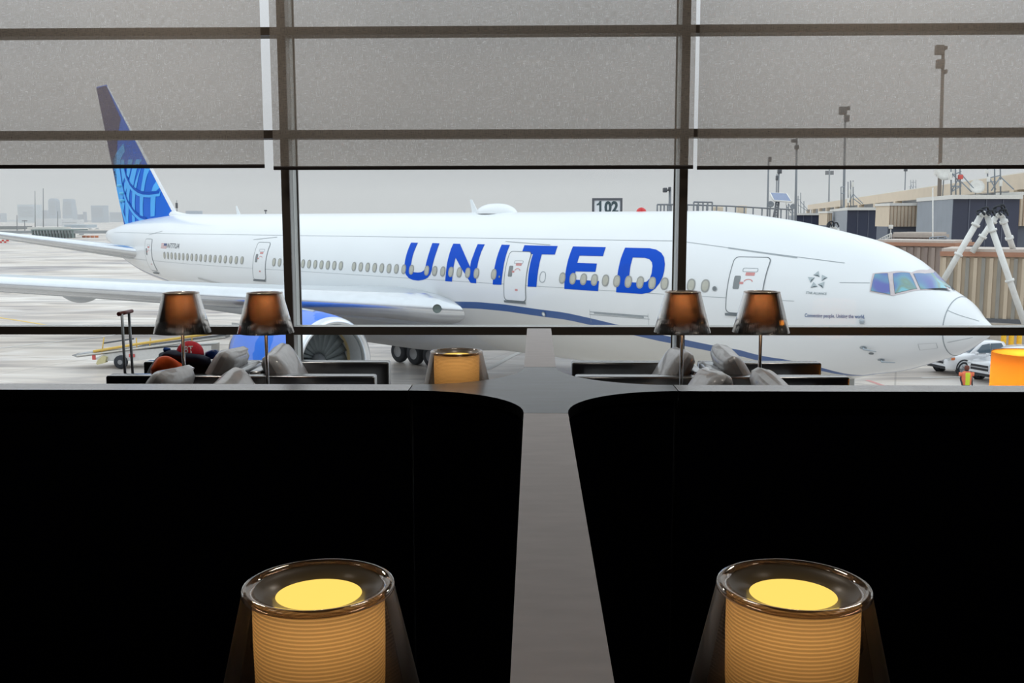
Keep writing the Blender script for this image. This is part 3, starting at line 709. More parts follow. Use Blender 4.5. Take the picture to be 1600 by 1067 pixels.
# doors
HAND = mat('door_handle_grey', (132, 138, 140), .5)
for tl, tr, bl, br, sill in (((1147.8, 401.9), (1204.6, 402.8), (1135.9, 485), None, 491.5), ((797.4, 392.5), (830.7, 394.5), (789.3, 466), (821.8, 467.6), 471),
                         ((403.6, 378.6), (423, 379.4), (397, 434), (415, 434.4), 437.8), ((234, 373.6), (244.5, 373.8), (231.5, 420), (242, 421), 424.6)):
    a = SZ(*tl); b = SZ(*tr); c = SZ(*bl); s1 = (a[0]+c[0])/2
    wd = abs(a[0]-b[0]); wd = min(max(wd, 1.05), 1.30); s0 = s1-wd
    p1 = (a[1]+b[1])/2; p0 = c[1]-.02
    m = MB(); decal(m, [rrect(s0, s1, p0, p1, .16)], .019, mapf=zmap(.019))
    d = m.build('door', WHITEP, plane, recalc=False)
    m = MB(); ring(m, rrect(s0-.015, s1+.015, p0-.006, p1+.006, .17), rrect(s0+.012, s1-.012, p0+.003, p1-.003, .15), .024, mapf=zmap(.024)); m.build('door_seal', SEAMD, d, recalc=False)
    m = MB(); decal(m, [rrect(s1-.42, s1-.19, wphi-.02, wphi+.125, .05)], .026, mapf=zmap(.026)); m.build('door_window', HAND, d, recalc=False)
    m = MB(); ring(m, rrect(s0+.30, s1-.42, p1-.17, p1-.125, .05), rrect(s0+.32, s1-.44, p1-.165, p1-.13, .04), .026, mapf=zmap(.026)); m.build('grab_recess', SEAM, d, recalc=False)
    m = MB(); sm_ = (s0+s1)/2-.08; k0 = wphi+.03
    arc_ = [(sm_+.16*math.cos(t), k0+.035+.03*math.sin(t)) for t in [PI*i/8 for i in range(9)]]+[(sm_+.12*math.cos(t), k0+.035+.021*math.sin(t)) for t in [PI*i/8 for i in range(8, -1, -1)]]
    decal(m, [arc_], .026, mapf=zmap(.026))
    for (q0, q1, r0, r1) in ((-.17, .15, .10, .135), (.16, .30, .005, .03)): decal(m, [rrect(sm_+q0, sm_+q1, k0+r0, k0+r1, .01)], .026, mapf=zmap(.026))
    decal(m, [rrect(sm_-.1, sm_+.05, p0+.13, p0+.155, .01)], .026, mapf=zmap(.026))
    m.build('red_door_marking', mat('faded_red', (212, 146, 144), .5), d, recalc=False)
    sp_ = SZ(tl[0]-(4 if tl[0] > 500 else 2), sill)[1]
    m = MB(); decal(m, [[(s0+.02, sp_-.012), (s1+.02, sp_-.012), (s1+.02, sp_+.016), (s0+.02, sp_+.016)]], .045, mapf=zmap(.045)); m.build('door_sill', SEAMD, d, recalc=False)
# skin seams
m = MB()
def seam(a, b, wd=.022, n=40, FP=FZ):
    pts = [(a[0]+(b[0]-a[0])*i/n, a[1]+(b[1]-a[1])*i/n) for i in range(n+1)]
    dx = b[0]-a[0]; dy = (b[1]-a[1])*3.1; l = math.hypot(dx, dy); ux = -dy/l*wd/2; uy = dx/l*wd/2/3.1
    vs = [FP(p[0]+ux, p[1]+uy, .008) for p in pts]+[FP(p[0]-ux, p[1]-uy, .008) for p in pts]
    return vs, [(i, i+1, n+2+i, n+1+i) for i in range(n)]
for a, b in (((1060, 376.5), (178, 363)), ((1320, 411), (1060, 376.5))):
    m.add(*seam(SZ(*a), SZ(*b), .02, 60), 0)
pw = SZ(900, 453)[1]; m.add(*seam((5.2, pw+.02), (57, pw), .014, 90), 0)
m.add(*seam(SZ(1246, 402.5), SZ(1138, 387.3), .05), 0); m.add(*seam(SZ(1220, 444), SZ(1320, 480), .01), 0) if False else None
m.add(*seam(SZ(433, 370.5), SZ(396, 374.5), .035), 0); m.add(*seam(SZ(254, 361), SZ(233, 367), .035), 0)
m.add(*seam(SZ(860, 382.8), SZ(790, 377.3), .03), 0); m.add(*seam(SZ(1312, 441.5), SZ(1359, 442), .016), 0)
m.build('skin_seam', SEAM, plane, recalc=False)
m = MB()   # nose cone joint and its lightning strips
pts = [S(x, y) for x, y in ((1500, 463), (1479, 480), (1476, 500), (1474.5, 523), (1477, 540), (1484, 558))]
js = sum(p[0] for p in pts[1:5])/4
n_ = 64
vs = [FP(js-.014, -PI+2*PI*i/n_, .006) for i in range(n_)]+[FP(js+.014, -PI+2*PI*i/n_, .006) for i in range(n_)]
m.add(vs, [(i, (i+1) % n_, n_+(i+1) % n_, n_+i) for i in range(n_)], 0, True)
m.build('nose_cone_joint', SEAM, plane, recalc=False)
m = MB(); m.add(*seam(SZ(1481, 485), SZ(1530, 502), .012), 0); m.add(*seam(SZ(1480, 535), SZ(1520, 527), .012), 0); m.build('lightning_strip', SEAM, plane, recalc=False)
# cockpit windows
def Q(*q): return [S(1330+x/5.617, 410+y/5.617) for x, y in q]
CW = new_mat('coated_cockpit_glass'); mm, n, o = CW  # noise colours paint the iridescent sheen and reflection into the panes
g_ = n.nodes.new('ShaderNodeBsdfPrincipled'); tcn = n.nodes.new('ShaderNodeTexCoord'); no = n.nodes.new('ShaderNodeTexNoise'); no.inputs['Scale'].default_value = .8; no.inputs['Detail'].default_value = 1; no.inputs['Distortion'].default_value = 1
r = n.nodes.new('ShaderNodeValToRGB'); n.links.new(tcn.outputs['Object'], no.inputs[0]); n.links.new(no.outputs[0], r.inputs[0]); n.links.new(r.outputs[0], g_.inputs['Base Color'])
r.color_ramp.elements[0].position = .36; r.color_ramp.elements[0].color = lin((104, 112, 180))+(1,); r.color_ramp.elements[1].position = .62; r.color_ramp.elements[1].color = lin((126, 190, 204))+(1,)
q_ = r.color_ramp.elements.new(.47); q_.color = lin((112, 160, 184))+(1,); q_ = r.color_ramp.elements.new(.54); q_.color = lin((128, 158, 146))+(1,)
g_.inputs['Roughness'].default_value = .12; n.links.new(g_.outputs[0], o.inputs[0]); CW = mm
SURR = mat('cockpit_window_surround', (206, 196, 198), .4)
for side in (1, -1):
    m = MB(); decal(m, [Q((190, 98), (330, 86), (530, 90), (745, 102), (800, 165), (862, 238), (700, 246), (600, 246), (470, 272), (372, 294), (260, 278), (162, 258), (172, 180))], .012, st=.15, side=side)
    m.build('cockpit_surround', SURR, plane, recalc=False)
    for pl in (((210, 106), (320, 100), (335, 190), (344, 282), (260, 266), (176, 250), (190, 175)), ((370, 102), (512, 98), (545, 160), (577, 234), (480, 252), (388, 274), (378, 190)), ((550, 103), (650, 104), (740, 111), (790, 170), (840, 233), (720, 236), (612, 238), (580, 170))):
        m = MB(); decal(m, [Q(*pl)], .022, st=.12, sp=.04, side=side); pn = m.build('cockpit_window', CW, plane, recalc=False)
        pq = Q(*pl); cx = sum(p[0] for p in pq)/len(pq); cy_ = sum(p[1] for p in pq)/len(pq)
        m = MB(); ring(m, [(cx+(a-cx)*1.035, cy_+(b-cy_)*1.04) for a, b in pq], pq, .018, st=.15, side=side); m.build('black_edge', SEAMD, pn, recalc=False)
    m = MB(); wp_ = Q((660, 240), (830, 240), (890, 262), (860, 256), (740, 245)); decal(m, [[wp_[0], wp_[1], wp_[2], wp_[3], wp_[4]]], .03, st=.2, side=side); m.build('wiper', RUBBER, plane, recalc=False)
# small lettering and the five-piece star emblem
def word(body, p00, p10, h, name, m_, shear=0, bold=0, off=.014):
    vs, fs = text_mesh(body, shear, bold); a = SZ(*p00); b = SZ(*p10)
    MB().add([FZ(a[0]+(b[0]-a[0])*u, a[1]+(b[1]-a[1])*u+v*h/3.1, off) for u, v in vs], fs, 0).build(name, m_, plane, recalc=False)
word('Connecting people. Uniting the world.', (1257.7, 497), (1351.5, 499.4), .155, 'slogan_lettering', TEXTN, 0, .018)
word('STAR ALLIANCE', (1259.3, 459), (1291.6, 461), .075, 'alliance_lettering', TEXTG, 0, .02)
word('N777UA', (261, 387.2), (279.6, 388.4), .32, 'registration_lettering', mat('registration_grey', (104, 108, 114), .5), .2, .0)
def Eq(*q): return [S(1250+x/21.33, 415+y/21.33) for x, y in q]
for tri, dk in ((((450, 315), (625, 180), (662, 380)), ((450, 315), (600, 310), (662, 380))), (((735, 305), (925, 400), (725, 515)), ((925, 400), (820, 415), (725, 515))),
                (((825, 540), (775, 755), (600, 620)), ((600, 620), (745, 665), (775, 755))), (((455, 545), (595, 700), (355, 740)), ((355, 740), (480, 680), (595, 700))),
                (((265, 380), (500, 400), (355, 570)), ((500, 400), (375, 480), (355, 570)))):
    m = MB(); decal(m, [Eq(*tri)], .013, 0); decal(m, [Eq(*dk)], .017, 1); m.build('star_emblem_piece', [mat('emblem_light', (176, 188, 192), .35), EMBD], plane, recalc=False)
# flag beside the registration
m = MB(); a = SZ(252.6, 380); b = SZ(260, 388)
for i in range(7):
    p0 = b[1]+(a[1]-b[1])*i/7; p1 = b[1]+(a[1]-b[1])*(i+1)/7
    decal(m, [[(a[0], p0), (b[0], p0), (b[0], p1), (a[0], p1)]], .012, i % 2, zmap(.012))
decal(m, [[((a[0]+b[0])/2, (a[1]+b[1])/2), (b[0], (a[1]+b[1])/2), (b[0], a[1]), ((a[0]+b[0])/2, a[1])]], .02, 2, zmap(.02))
m.build('flag_marking', [mat('flag_red', (190, 120, 120), .5), WHITEP, mat('flag_blue', (70, 84, 130), .5)], plane, recalc=False)
# ports, probes and the cargo door
for px, py, r0 in ((1117, 451, .085), (850, 490.5, .10), (781, 432.4, .05)):
    s_, p_ = S(px, py); m = MB(); decal(m, [ellp(s_, p_, r0, r0)], .03, 0); 
    if r0 > .06: decal(m, [ellp(s_, p_, r0*.6, r0*.6)], .034, 1)
    m.build('service_port', [SEAM if r0 > .09 else HAND, WHITEP if r0 > .09 else SEAMD], plane, recalc=False)
for px, py in ((1349, 543), (1377, 562)):
    s_, p_ = S(px, py); m = MB(); m.tube([FP(s_, p_, .0), FP(s_-.05, p_, .09), FP(s_-.42, p_-.03, .12)], [.045, .035, .012], 8); decal(m, [ellp(s_, p_, .11, .10)], .012); m.build('air_probe', STEEL, plane)
s_, p_ = S(1361.5, 552); m = MB(); decal(m, [ellp(s_, p_, .08, .07)], .014); m.build('static_port', SEAMD, plane, recalc=False)
s_, p_ = S(1347, 502.5); MB().box(-.06, -.06, -.06, .06, .06, .06, M=Matrix.Translation(FP(s_, p_, .03)), r=.02).build('drain_mast', STEEL, plane)
a = SZ(922, 487); b = SZ(1013, 494)
m = MB(); m.add(*seam((a[0], a[1]), (b[0], b[1]), .03), 0); m.add(*seam((a[0]+.05, a[1]-.035), (b[0]-.05, b[1]-.035), .02), 0)
for q in (a, b): m.add(*seam((q[0], q[1]+.03), (q[0]+.04, q[1]-.14), .012, 6), 0)
decal(m, [rrect(b[0]+.2, a[0]-.2, a[1]-.02, a[1]+.0, .01)], .02, 0, zmap(.02))
m.build('cargo_door_hinge', SEAM, plane, recalc=False)
a = S(310, 434.2); b = S(346, 437.5); m = MB(); decal(m, [rrect(b[0], a[0], a[1]-.02, a[1]+.02, .03)], .03); m.build('rear_hatch', GREYP, plane, recalc=False)
a = S(1365, 534); 
m = MB(); q = S(1450, 541); ring(m, rrect(q[0]-.24, q[0]+.24, q[1]-.10, q[1]+.10, .03), rrect(q[0]-.23, q[0]+.23, q[1]-.095, q[1]+.095, .03), .012); m.build('nose_hatch', SEAM, plane, recalc=False)
# wing-to-body fairing
m = MB(); rings = []
for i in range(41):
    s = 19.5+25.5*i/40; u = min(1, (s-19.5)/7.5, (45-s)/6.5); u = u*u*(3-2*u)
    rg = []
    for k in range(73):
        ph = -PI/2+PI*(k-36)/36*.60 ; ph = -PI/2+(k-36)/36*1.30
        el = (-math.cos(abs(ph+PI/2)/1.30*PI)+1)/2; lim = 1-el      # 1 at the keel, 0 at the upper edge
        o_ = .50*u*min(1, lim*1.7)**.7-.03*(1-min(1, lim*3*u+.0))
        t, b, w_ = prof(s); rg.append(NOSE+ND*s+NN*(-(w_+o_*.55)*math.cos(ph))+Vector((0, 0, CZ+(t+b)/2+((t-b)/2+o_)*math.sin(ph))))
    rings.append(rg)
m.loft(rings, 0, False, True, closed=False); m.build('wing_body_fairing', GREYP, plane)

# wings, tailplanes, fin
FOIL = [(1, 0), (.9, .018), (.75, .045), (.6, .072), (.45, .091), (.3, .1), (.18, .093), (.1, .077), (.05, .058), (.02, .037), (.006, .020), (0, 0)]
def section(LE, ch, tc, z, lat, camber=.0, vertical=False, c0=0, c1=1, shift=None):
    up_ = [(x, y*tc*5*ch*1.0) for x, y in FOIL if c0-1e-6 <= x <= c1+1e-6]
    lo = [(x, -y) for x, y in reversed(up_)]
    pts = up_+lo[1:] if c0 == 0 else up_+lo
    return [PL(LE+x*ch, lat, z+y) if not vertical else PL(LE+x*ch, lat+y, z) for x, y in pts]
def surface(name_main, name_le, secs, m1, m2, side=1, split=.10):
    m = MB(); m.loft([section(LE, ch, tc, z, -lat*side) for LE, ch, tc, z, lat in secs], 0, True, True); o1 = m.build(name_main, m1, plane)
    m = MB(); rg = []
    for LE, ch, tc, z, lat in secs:
        pts = [(x, y) for x, y in FOIL if x <= split+1e-6]; pts = pts+[(x, -y) for x, y in reversed(pts)][1:]
        rg.append([PL(LE+x*ch-.012, -lat*side, z+y*tc*5*ch*1.0+(.012 if y > 0 else -.012 if y < 0 else 0)) for x, y in pts])
    m.loft(rg, 0, False, True, closed=False); m.build(name_le, m2, plane)
    return o1
sr, zr = hit_plane(672, 482, -3.6)
# far end: the leading edge crosses the left edge of the photograph
def le_at(px, py, slope):
    lo, hi = 5, 30
    for _ in range(50):
        mid = (lo+hi)/2; s_, z_ = hit_plane(px, py, -mid)
        if s_ > sr+slope*(mid-3.6): lo = mid
        else: hi = mid
    return mid, z_
lat1, z1 = le_at(0, 444, .68)
DIH = (z1-zr)/(lat1-3.6)
print('WING', sr, zr, lat1, z1, math.degrees(math.atan(DIH)))
def wz(lat): return zr+DIH*(lat-3.6)
wing_secs = [(sr-.9+.68*(lat-3.6)+(0.9 if lat > 4.5 else 0), ch+(0 if lat > 4.5 else .9), tc, wz(lat), lat) for lat, ch, tc in ((2.2, 13.6, .115), (3.6, 12.4, .125), (4.6, 11.6, .125), (9.8, 8.2, .13), (17, 5.9, .13), (24, 3.8, .12), (29.8, 1.9, .10), (30.4, .9, .08))]
for side in (1, -1): surface('wing', 'wing_leading_edge', wing_secs, WINGG, SLATM, side)
for side in (1, -1):
    # landing light housing in the root glove
    o0 = PL(sr-.30, -3.75*side, zr); 
    if side == 1:
        m = MB(); a = PL(sr-.1, -3.9, zr+.10); m.lathe([(.0001, .0), (.16, .0), (.19, .03), (.19, .09)], 20, PL(*hit_plane(683, 482, -3.95)[:1], -3.95, hit_plane(683, 482, -3.95)[1]), (-ND-NN*.9)); m.build('landing_light', mat('lamp_glass_grey', (112, 124, 120), .2), plane)
    for lat, ch_ in ((6.2, 3.4), (13.6, 3.9), (21, 2.6)):      # flap track canoes
        i = 0; LEs = sr+.68*(lat-3.6); c = 12.4 if lat < 5 else 11.6+(8.2-11.6)*min(1, (lat-4.6)/5.2) if lat < 9.8 else 8.2+(5.9-8.2)*(lat-9.8)/7.2 if lat < 17 else 5.9-(lat-17)*.3
        cx = LEs+c*.80; rr = [.05, .26, .40, .46, .42, .28, .05]
        m = MB(); rg = []
        for q in range(13):
            u = q/12; r = .30*math.sin(PI*u)**.6+.01; rg.append([PL(cx-ch_/2+ch_*u*1.25, -(lat+.20*math.cos(t)*(r/.30))*side, wz(lat)-.30+r*1.15*math.sin(t)-.15*math.sin(PI*u)) for t in [2*PI*k/14 for k in range(14)]])
        m.loft(rg, 0, True, True); m.build('flap_track_fairing', WINGG, plane)
# tailplane
st0, zt0 = hit_plane(200, 392, -2.3)
def st_at(px, py, slope):
    lo, hi = 3, 14
    for _ in range(50):
        mid = (lo+hi)/2; s_, z_ = hit_plane(px, py, -mid)
        if s_ > st0+slope*(mid-2.3): lo = mid
        else: hi = mid
    return mid, z_
latt, ztt = st_at(0, 366.5, .80)
print('STAB', st0, zt0, latt, ztt)
DT = (ztt-zt0)/(latt-2.3)
ts = [(st0+.80*(l-2.3), c, tc, zt0+DT*(l-2.3), l) for l, c, tc in ((1.2, 7.2, .13), (2.3, 6.8, .13), (6.5, 4.7, .13), (10.2, 2.7, .12), (10.75, 1.7, .08))]
for side in (1, -1): surface('tailplane', 'tailplane_leading_edge', ts, WINGG, SLATM, side)
# fin
def F0(px, py): return hit_plane(px, py, 0)
le_t, le_b = F0(168, 134.6), F0(272.8, 329); te_t, te_b = F0(151, 139), F0(194, 351.8)
zt = (le_t[1]+te_t[1])/2
def fle(z): return le_b[0]+(le_t[0]-le_b[0])*(z-le_b[1])/(le_t[1]-le_b[1])
def fte(z): return te_b[0]+(te_t[0]-te_b[0])*(z-te_b[1])/(te_t[1]-te_b[1])
print('FIN', le_t, le_b, te_t, te_b)
def fhalf(s, z):
    x = max(0, min(1, (s-fle(z))/(fte(z)-fle(z)))); c = fte(z)-fle(z)
    for (x0, y0), (x1, y1) in zip(FOIL[:-1], FOIL[1:]):
        if x1 <= x <= x0: return (y1+(y0-y1)*(x-x1)/(x0-x1+1e-9))*.095*5*c
    return 0
zs = [te_b[1]-.9, te_b[1], le_b[1]+.2]+[le_b[1]+(zt-le_b[1])*i/8 for i in range(1, 9)]
def finsec(z, k=1): return [PL(fle(z)+x*(fte(z)-fle(z)), y*.095*5*(fte(z)-fle(z))*k, z) for x, y in FOIL+[(x, -y) for x, y in reversed(FOIL)][1:-1]]
m = MB(); m.loft([finsec(z) for z in zs]+[finsec(zt+.12, .3)], 0, True, True); fin = m.build('fin', FINB, plane)
m = MB(); rg = []
for z in zs[1:]:
    pts = [(x, y) for x, y in FOIL if x <= .02]; pts += [(x, -y) for x, y in reversed(pts)][1:]; c = fte(z)-fle(z)
    rg.append([PL(fle(z)+x*c*.9-.03, y*.095*5*c+(.015 if y > 0 else -.015 if y < 0 else 0), z) for x, y in pts])
m.loft(rg, 0, False, True, closed=False); m.build('fin_leading_edge', mat('white_fin_edge', (226, 228, 232), .35), plane)
m = MB(); rg = []      # dorsal fillet
for i in range(9):
    u = i/8; s = le_b[0]-2.6+3.8*u; h = .12+.55*u**2.2; w0 = .10+.22*u
    rg.append([PL(s, w0*math.cos(t), CZ+3.0+h*math.sin(t)) for t in [PI*k/10 for k in range(11)]])
m.loft(rg, 0, False, True, closed=False); m.build('dorsal_fillet', WHITEP, plane)
def Fz(*q): return [F0(170+x/10.667, 255+y/10.667) for x, y in q]
def FinMap(off): return lambda s, z: PL(s, -fhalf(s, z)-off, z)
def fdecal(m, poly, off, mi=0):
    poly = [(min(max(s, fle(z)+.05), fte(z)-.03), z) for s, z in poly]
    decal(m, [poly], off, mi, mapf=FinMap(off), st=.25, sp=.4)
def band(m, pts, wd, off, mi=0):
    pts = Fz(*pts); out = []; out2 = []
    for i, p in enumerate(pts):
        a = Vector(pts[max(0, i-1)]); b = Vector(pts[min(len(pts)-1, i+1)]); t = (b-a).normalized(); nn_ = Vector((-t.y, t.x))*wd/2
        out.append((p[0]+nn_.x, p[1]+nn_.y)); out2.append((p[0]-nn_.x, p[1]-nn_.y))
    fdecal(m, out+out2[::-1], off, mi)
m = MB()
zc = lambda y: F0(180, y)[1]
fdecal(m, [F0(151, 138), F0(168, 134), F0(192, 186), F0(187, 222), F0(184, 252), F0(183, 290), F0(181, 292), F0(173, 252), F0(162, 197)], .02); m.build('navy_field', FINN, plane, recalc=False)
m = MB()
fdecal(m, Fz((60, -60), (300, -330), (330, -200), (240, -60), (215, 170), (235, 330), (270, 480), (250, 620), (215, 640), (165, 500), (128, 330)), .02)
for st_ in (((250, -60), (310, -60), (330, 190), (265, 330), (235, 330), (215, 120)), ((300, 330), (340, 270), (375, 340), (300, 520), (275, 470)),
            ((390, -60), (470, -60), (395, 240), (345, 200)), ((470, 60), (520, -60), (600, -60), (540, 100), (470, 400), (425, 350), (390, 330)), ((590, 90), (600, 90), (530, 420), (485, 405)),
            ((650, 90), (730, 90), (690, 270), (668, 468), (612, 465), (640, 260)), ((820, 300), (880, 400), (850, 466), (788, 468), (800, 380)),
            ((360, 340), (415, 410), (385, 560), (380, 700), (325, 625), (335, 480)), ((455, 460), (515, 500), (498, 650), (497, 822), (432, 755), (445, 600)),
            ((598, 525), (662, 540), (650, 700), (652, 890), (588, 880), (592, 700)), ((782, 545), (855, 535), (858, 700), (860, 880), (790, 890), (785, 700)),
            ((300, 620), (370, 755), (352, 900), (350, 1030), (285, 990), (300, 850)), ((430, 850), (490, 900), (485, 985), (430, 990)), ((225, 640), (290, 660), (255, 830), (215, 760))):
    fdecal(m, Fz(*st_), .02)
for pts, wd in ((((285, 60), (330, 240), (400, 370), (470, 440), (560, 500), (650, 522), (760, 528), (905, 505)), .36), (((205, 60), (215, 170), (235, 330), (270, 480), (330, 640), (400, 740), (480, 840), (580, 915), (700, 950)), .34), (((130, 400), (185, 620), (230, 780), (280, 930), (318, 1030)), .30)):
    band(m, pts, wd, .03)
m.build('sky_blue_grid', FINL, plane, recalc=False)
m = MB()
for pts, wd in ((((305, 60), (350, 225), (418, 350), (485, 418), (570, 475), (655, 498), (760, 504), (895, 480)), .20), (((222, 60), (235, 170), (255, 330), (290, 470), (350, 625), (418, 722), (500, 820), (600, 893), (715, 925)), .18)):
    band(m, pts, wd, .036)
m.build('dark_blue_arc', mat('tail_deep_blue_paint', (0, 84, 188), .5, 0, .02, 8, 0, .15), plane, recalc=False)
for y_, k in ((375, .5), (500, .5), (620, .45)):
    s_, z_ = Fz((205 if k == .5 and y_ == 375 else 245, y_))[0]
    m = MB(); m.lathe([(.0001, -.5), (.09, -.35), (.12, 0), (.08, .3), (.0001, .45)], 10, PL(s_, -fhalf(s_, z_)-.04, z_), ND); m.build('rudder_actuator_fairing', mat('cyan_paint', (70, 178, 226), .35), plane)
# tail cone end
m = MB(); m.lathe([(.36, 0), (.30, .12), (.16, .14)], 20, PL(62.45, 0, CZ+1.565), ND); m.build('exhaust_outlet', mat('dark_exhaust', (86, 84, 88), .5, .4), plane)

# engines
COWL = mat('engine_cowl_blue', (72, 128, 232), .35, 0, .02, .55, 0, .3)
_r = [n for n in COWL.node_tree.nodes if n.type == 'VALTORGB'][0].color_ramp; _r.elements[0].position = .49; _r.elements[1].position = .51; _r.elements[0].color = lin((22, 112, 226))+(1,); _r.elements[1].color = lin((98, 140, 236))+(1,)
INL = mat('inlet_liner_grey', (170, 174, 176), .45)
for side in (1, -1):
    es, el, ez = 21.0, -9.35*side, EYE.z-5.62; O = PL(es, el, ez)
    MB().lathe([(1.80, .30), (1.88, .8), (1.95, 1.6), (1.97, 2.4), (1.9, 3.7), (1.72, 4.8), (1.48, 5.5), (1.42, 5.5)], 64, O, ND).build('engine_cowl', COWL, plane)
    MB().lathe([(1.44, .30), (1.47, .14), (1.54, .02), (1.60, -.03), (1.67, 0), (1.74, .10), (1.80, .30)], 64, O, ND).build('inlet_lip', SLATM, plane)
    MB().lathe([(1.44, .30), (1.40, .7), (1.41, 1.35)], 64, O, ND).build('inlet_duct', INL, plane)
    MB().lathe([(1.405, 1.0), (1.40, 1.22)], 64, O, ND).build('fan_rub_strip', mat('tan_rub_strip', (186, 168, 124), .6), plane)
    MB().lathe([(.0001, 1.55), (1.41, 1.55)], 48, O, ND).build('fan_backing', mat('fan_dark', (70, 76, 78), .5), plane)
    MB().lathe([(.0001, .78), (.12, .86), (.26, 1.1), (.36, 1.42), (.0001, 1.45)], 32, O, ND).build('spinner', mat('spinner_grey', (96, 100, 104), .4), plane)
    for k in range(22):
        a = 2*PI*k/22; m = MB(); rg = []
        for i in range(6):
            r = .30+1.08*i/5; tw = .5+.55*i/5; cw = .18+.12*i/5
            u = math.cos(a+.10*i/5); v = math.sin(a+.10*i/5); tx = -v; tz = u
            c_ = O+ND*1.32+NN*(u*r)+Vector((0, 0, v*r))
            d1 = ND*math.cos(tw)+(NN*tx+Vector((0, 0, tz)))*math.sin(tw); d2 = ND*-math.sin(tw)+(NN*tx+Vector((0, 0, tz)))*math.cos(tw)
            rg.append([c_-d1*cw, c_+d2*.012, c_+d1*cw, c_-d2*.012])
        m.loft(rg, 0, True, True); m.build('fan_blade', mat('titanium_blade', (92, 100, 102), .5, .2), plane)
    MB().lathe([(1.05, 5.2), (.98, 5.9), (.72, 6.9), (.66, 6.9)], 48, O, ND).build('core_nozzle', mat('hot_metal', (128, 120, 112), .4, .8), plane)
    MB().lathe([(.55, 6.5), (.42, 7.2), (.0001, 7.9)], 32, O, ND).build('exhaust_cone', mat('hot_metal', (128, 120, 112), .4, .8), plane)
    m = MB(); rg = []
    for i in range(8):
        u = i/7; s_ = es+1.4+u*9.2; hw = .28*math.sin(PI*min(1, u*.8+.15))+.03
        zt_ = ez+1.95+(wz(9.4)-.1-ez-1.95)*min(1, u*1.5); zb = ez+1.5
        rg.append([PL(s_, el-hw, zb), PL(s_, el-hw, zt_-.1), PL(s_, el, zt_+.05), PL(s_, el+hw, zt_-.1), PL(s_, el+hw, zb)])
    m.loft(rg, 0, True, True); m.build('engine_pylon', WINGG, plane)
    # inboard strake on the cowl
    m = MB(); a_ = O+ND*1.6+NN*(1.45)+Vector((0, 0, 1.25)); m.prism([a_, a_+ND*1.5, a_+ND*1.5+NN*.3+Vector((0, 0, .28)), a_+ND*.5+NN*.12+Vector((0, 0, .12))], NN*.03); m.build('cowl_strake', COWL, plane)
# undercarriage
def wheel(m, o, r=.66, w_=.42):
    m.lathe([(.0001, -w_/2+.06), (r*.45, -w_/2+.05), (r*.5, -w_/2+.02)], 24, o, NN, 1)
    m.lathe([(r*.5, -w_/2+.02), (r*.85, -w_/2), (r*.97, -w_/2+.08), (r, 0), (r*.97, w_/2-.08), (r*.85, w_/2), (r*.5, w_/2-.02)], 24, o, NN, 0)
    m.lathe([(.0001, w_/2-.06), (r*.45, w_/2-.05), (r*.5, w_/2-.02)], 24, o, NN, 1)
for side in (1, -1):
    for ks in (-1.45, 0, 1.45):
        for kl in (-.62, .62):
            m = MB(); wheel(m, PL(33.3+ks, (5.49+kl)*-side, GZ+.66)); m.build('main_wheel', [RUBBER, HUBG], plane)
    m = MB(); m.tube([PL(33.3, -5.49*side, GZ+.6), PL(33.3, -5.3*side, CZ-2.2)], .17, 14); m.build('main_gear_strut', HUBG, plane)
    m = MB(); m.tube([PL(31.8, -5.49*side, GZ+.66), PL(34.8, -5.49*side, GZ+.66)], .13, 12); m.build('bogie_beam', HUBG, plane)
    a_ = PL(32.6, -6.15*side, GZ+1.9); m = MB(); m.prism([a_, a_+ND*1.8, a_+ND*1.9+Vector((0, 0, 1.3)), a_-ND*.1+Vector((0, 0, 1.3))], NN*(.05)); m.build('gear_door', GREYP, plane)
for kl in (-.3, .3):
    m = MB(); wheel(m, PL(6.2, kl, GZ+.53), .53, .34); m.build('nose_wheel', [RUBBER, HUBG], plane)
MB().tube([PL(6.2, 0, GZ+.5), PL(6.0, 0, CZ-2.7)], .13, 14).build('nose_gear_strut', HUBG, plane)
for kl in (-.55, .55):
    a_ = PL(4.6, kl, CZ-3.55); m = MB(); m.prism([a_, a_+ND*1.9, a_+ND*1.9+Vector((0, 0, .95)), a_+Vector((0, 0, .95))], NN*.04); m.build('nose_gear_door', GREYP, plane)
# crown antennas, dome and beacon
def crown(px): return hit_plane(px, 331, 0)[0]
a, b = crown(745), crown(808); s0, s1 = min(a, b), max(a, b); m = MB(); rg = []
for i in range(15):
    u = i/14; h = .42*math.sin(PI*min(1, u*1.15)**.8/1.0)**.7 if u < .86 else .42*math.sin(PI*min(1, u*1.15)**.8)**.7
    h = .46*(1-abs(2*u-1)**2.6); w0 = .75*(1-abs(2*u-1)**2.2)+.02
    rg.append([PL(s0+(s1-s0)*u, w0*math.cos(t), CZ+3.02+h*math.sin(t)+.02) for t in [PI*k/16 for k in range(17)]])
m.loft(rg, 0, False, True, closed=False); m.build('antenna_dome', WHITEP, plane)
for px, h, c in ((741, .62, .5), (372, .52, .45), (1002, 0, 0), (447, .35, .4)):
    s_ = crown(px)
    if h:
        m = MB(); m.prism([PL(s_-c*.55, -.02, CZ+3.08), PL(s_+c*.25, -.02, CZ+3.08), PL(s_+c*.55, -.02, CZ+3.08+h), PL(s_+c*.30, -.02, CZ+3.08+h)], NN*.04); m.build('blade_antenna', WHITEP, plane)
    else:
        MB().lathe([(.20, 0), (.20, .04), (.165, .12), (.09, .18), (.0001, .20)], 20, PL(s_, 0, CZ+3.06)).build('red_beacon', mat('red_beacon_lens', (204, 42, 44), .2), plane)
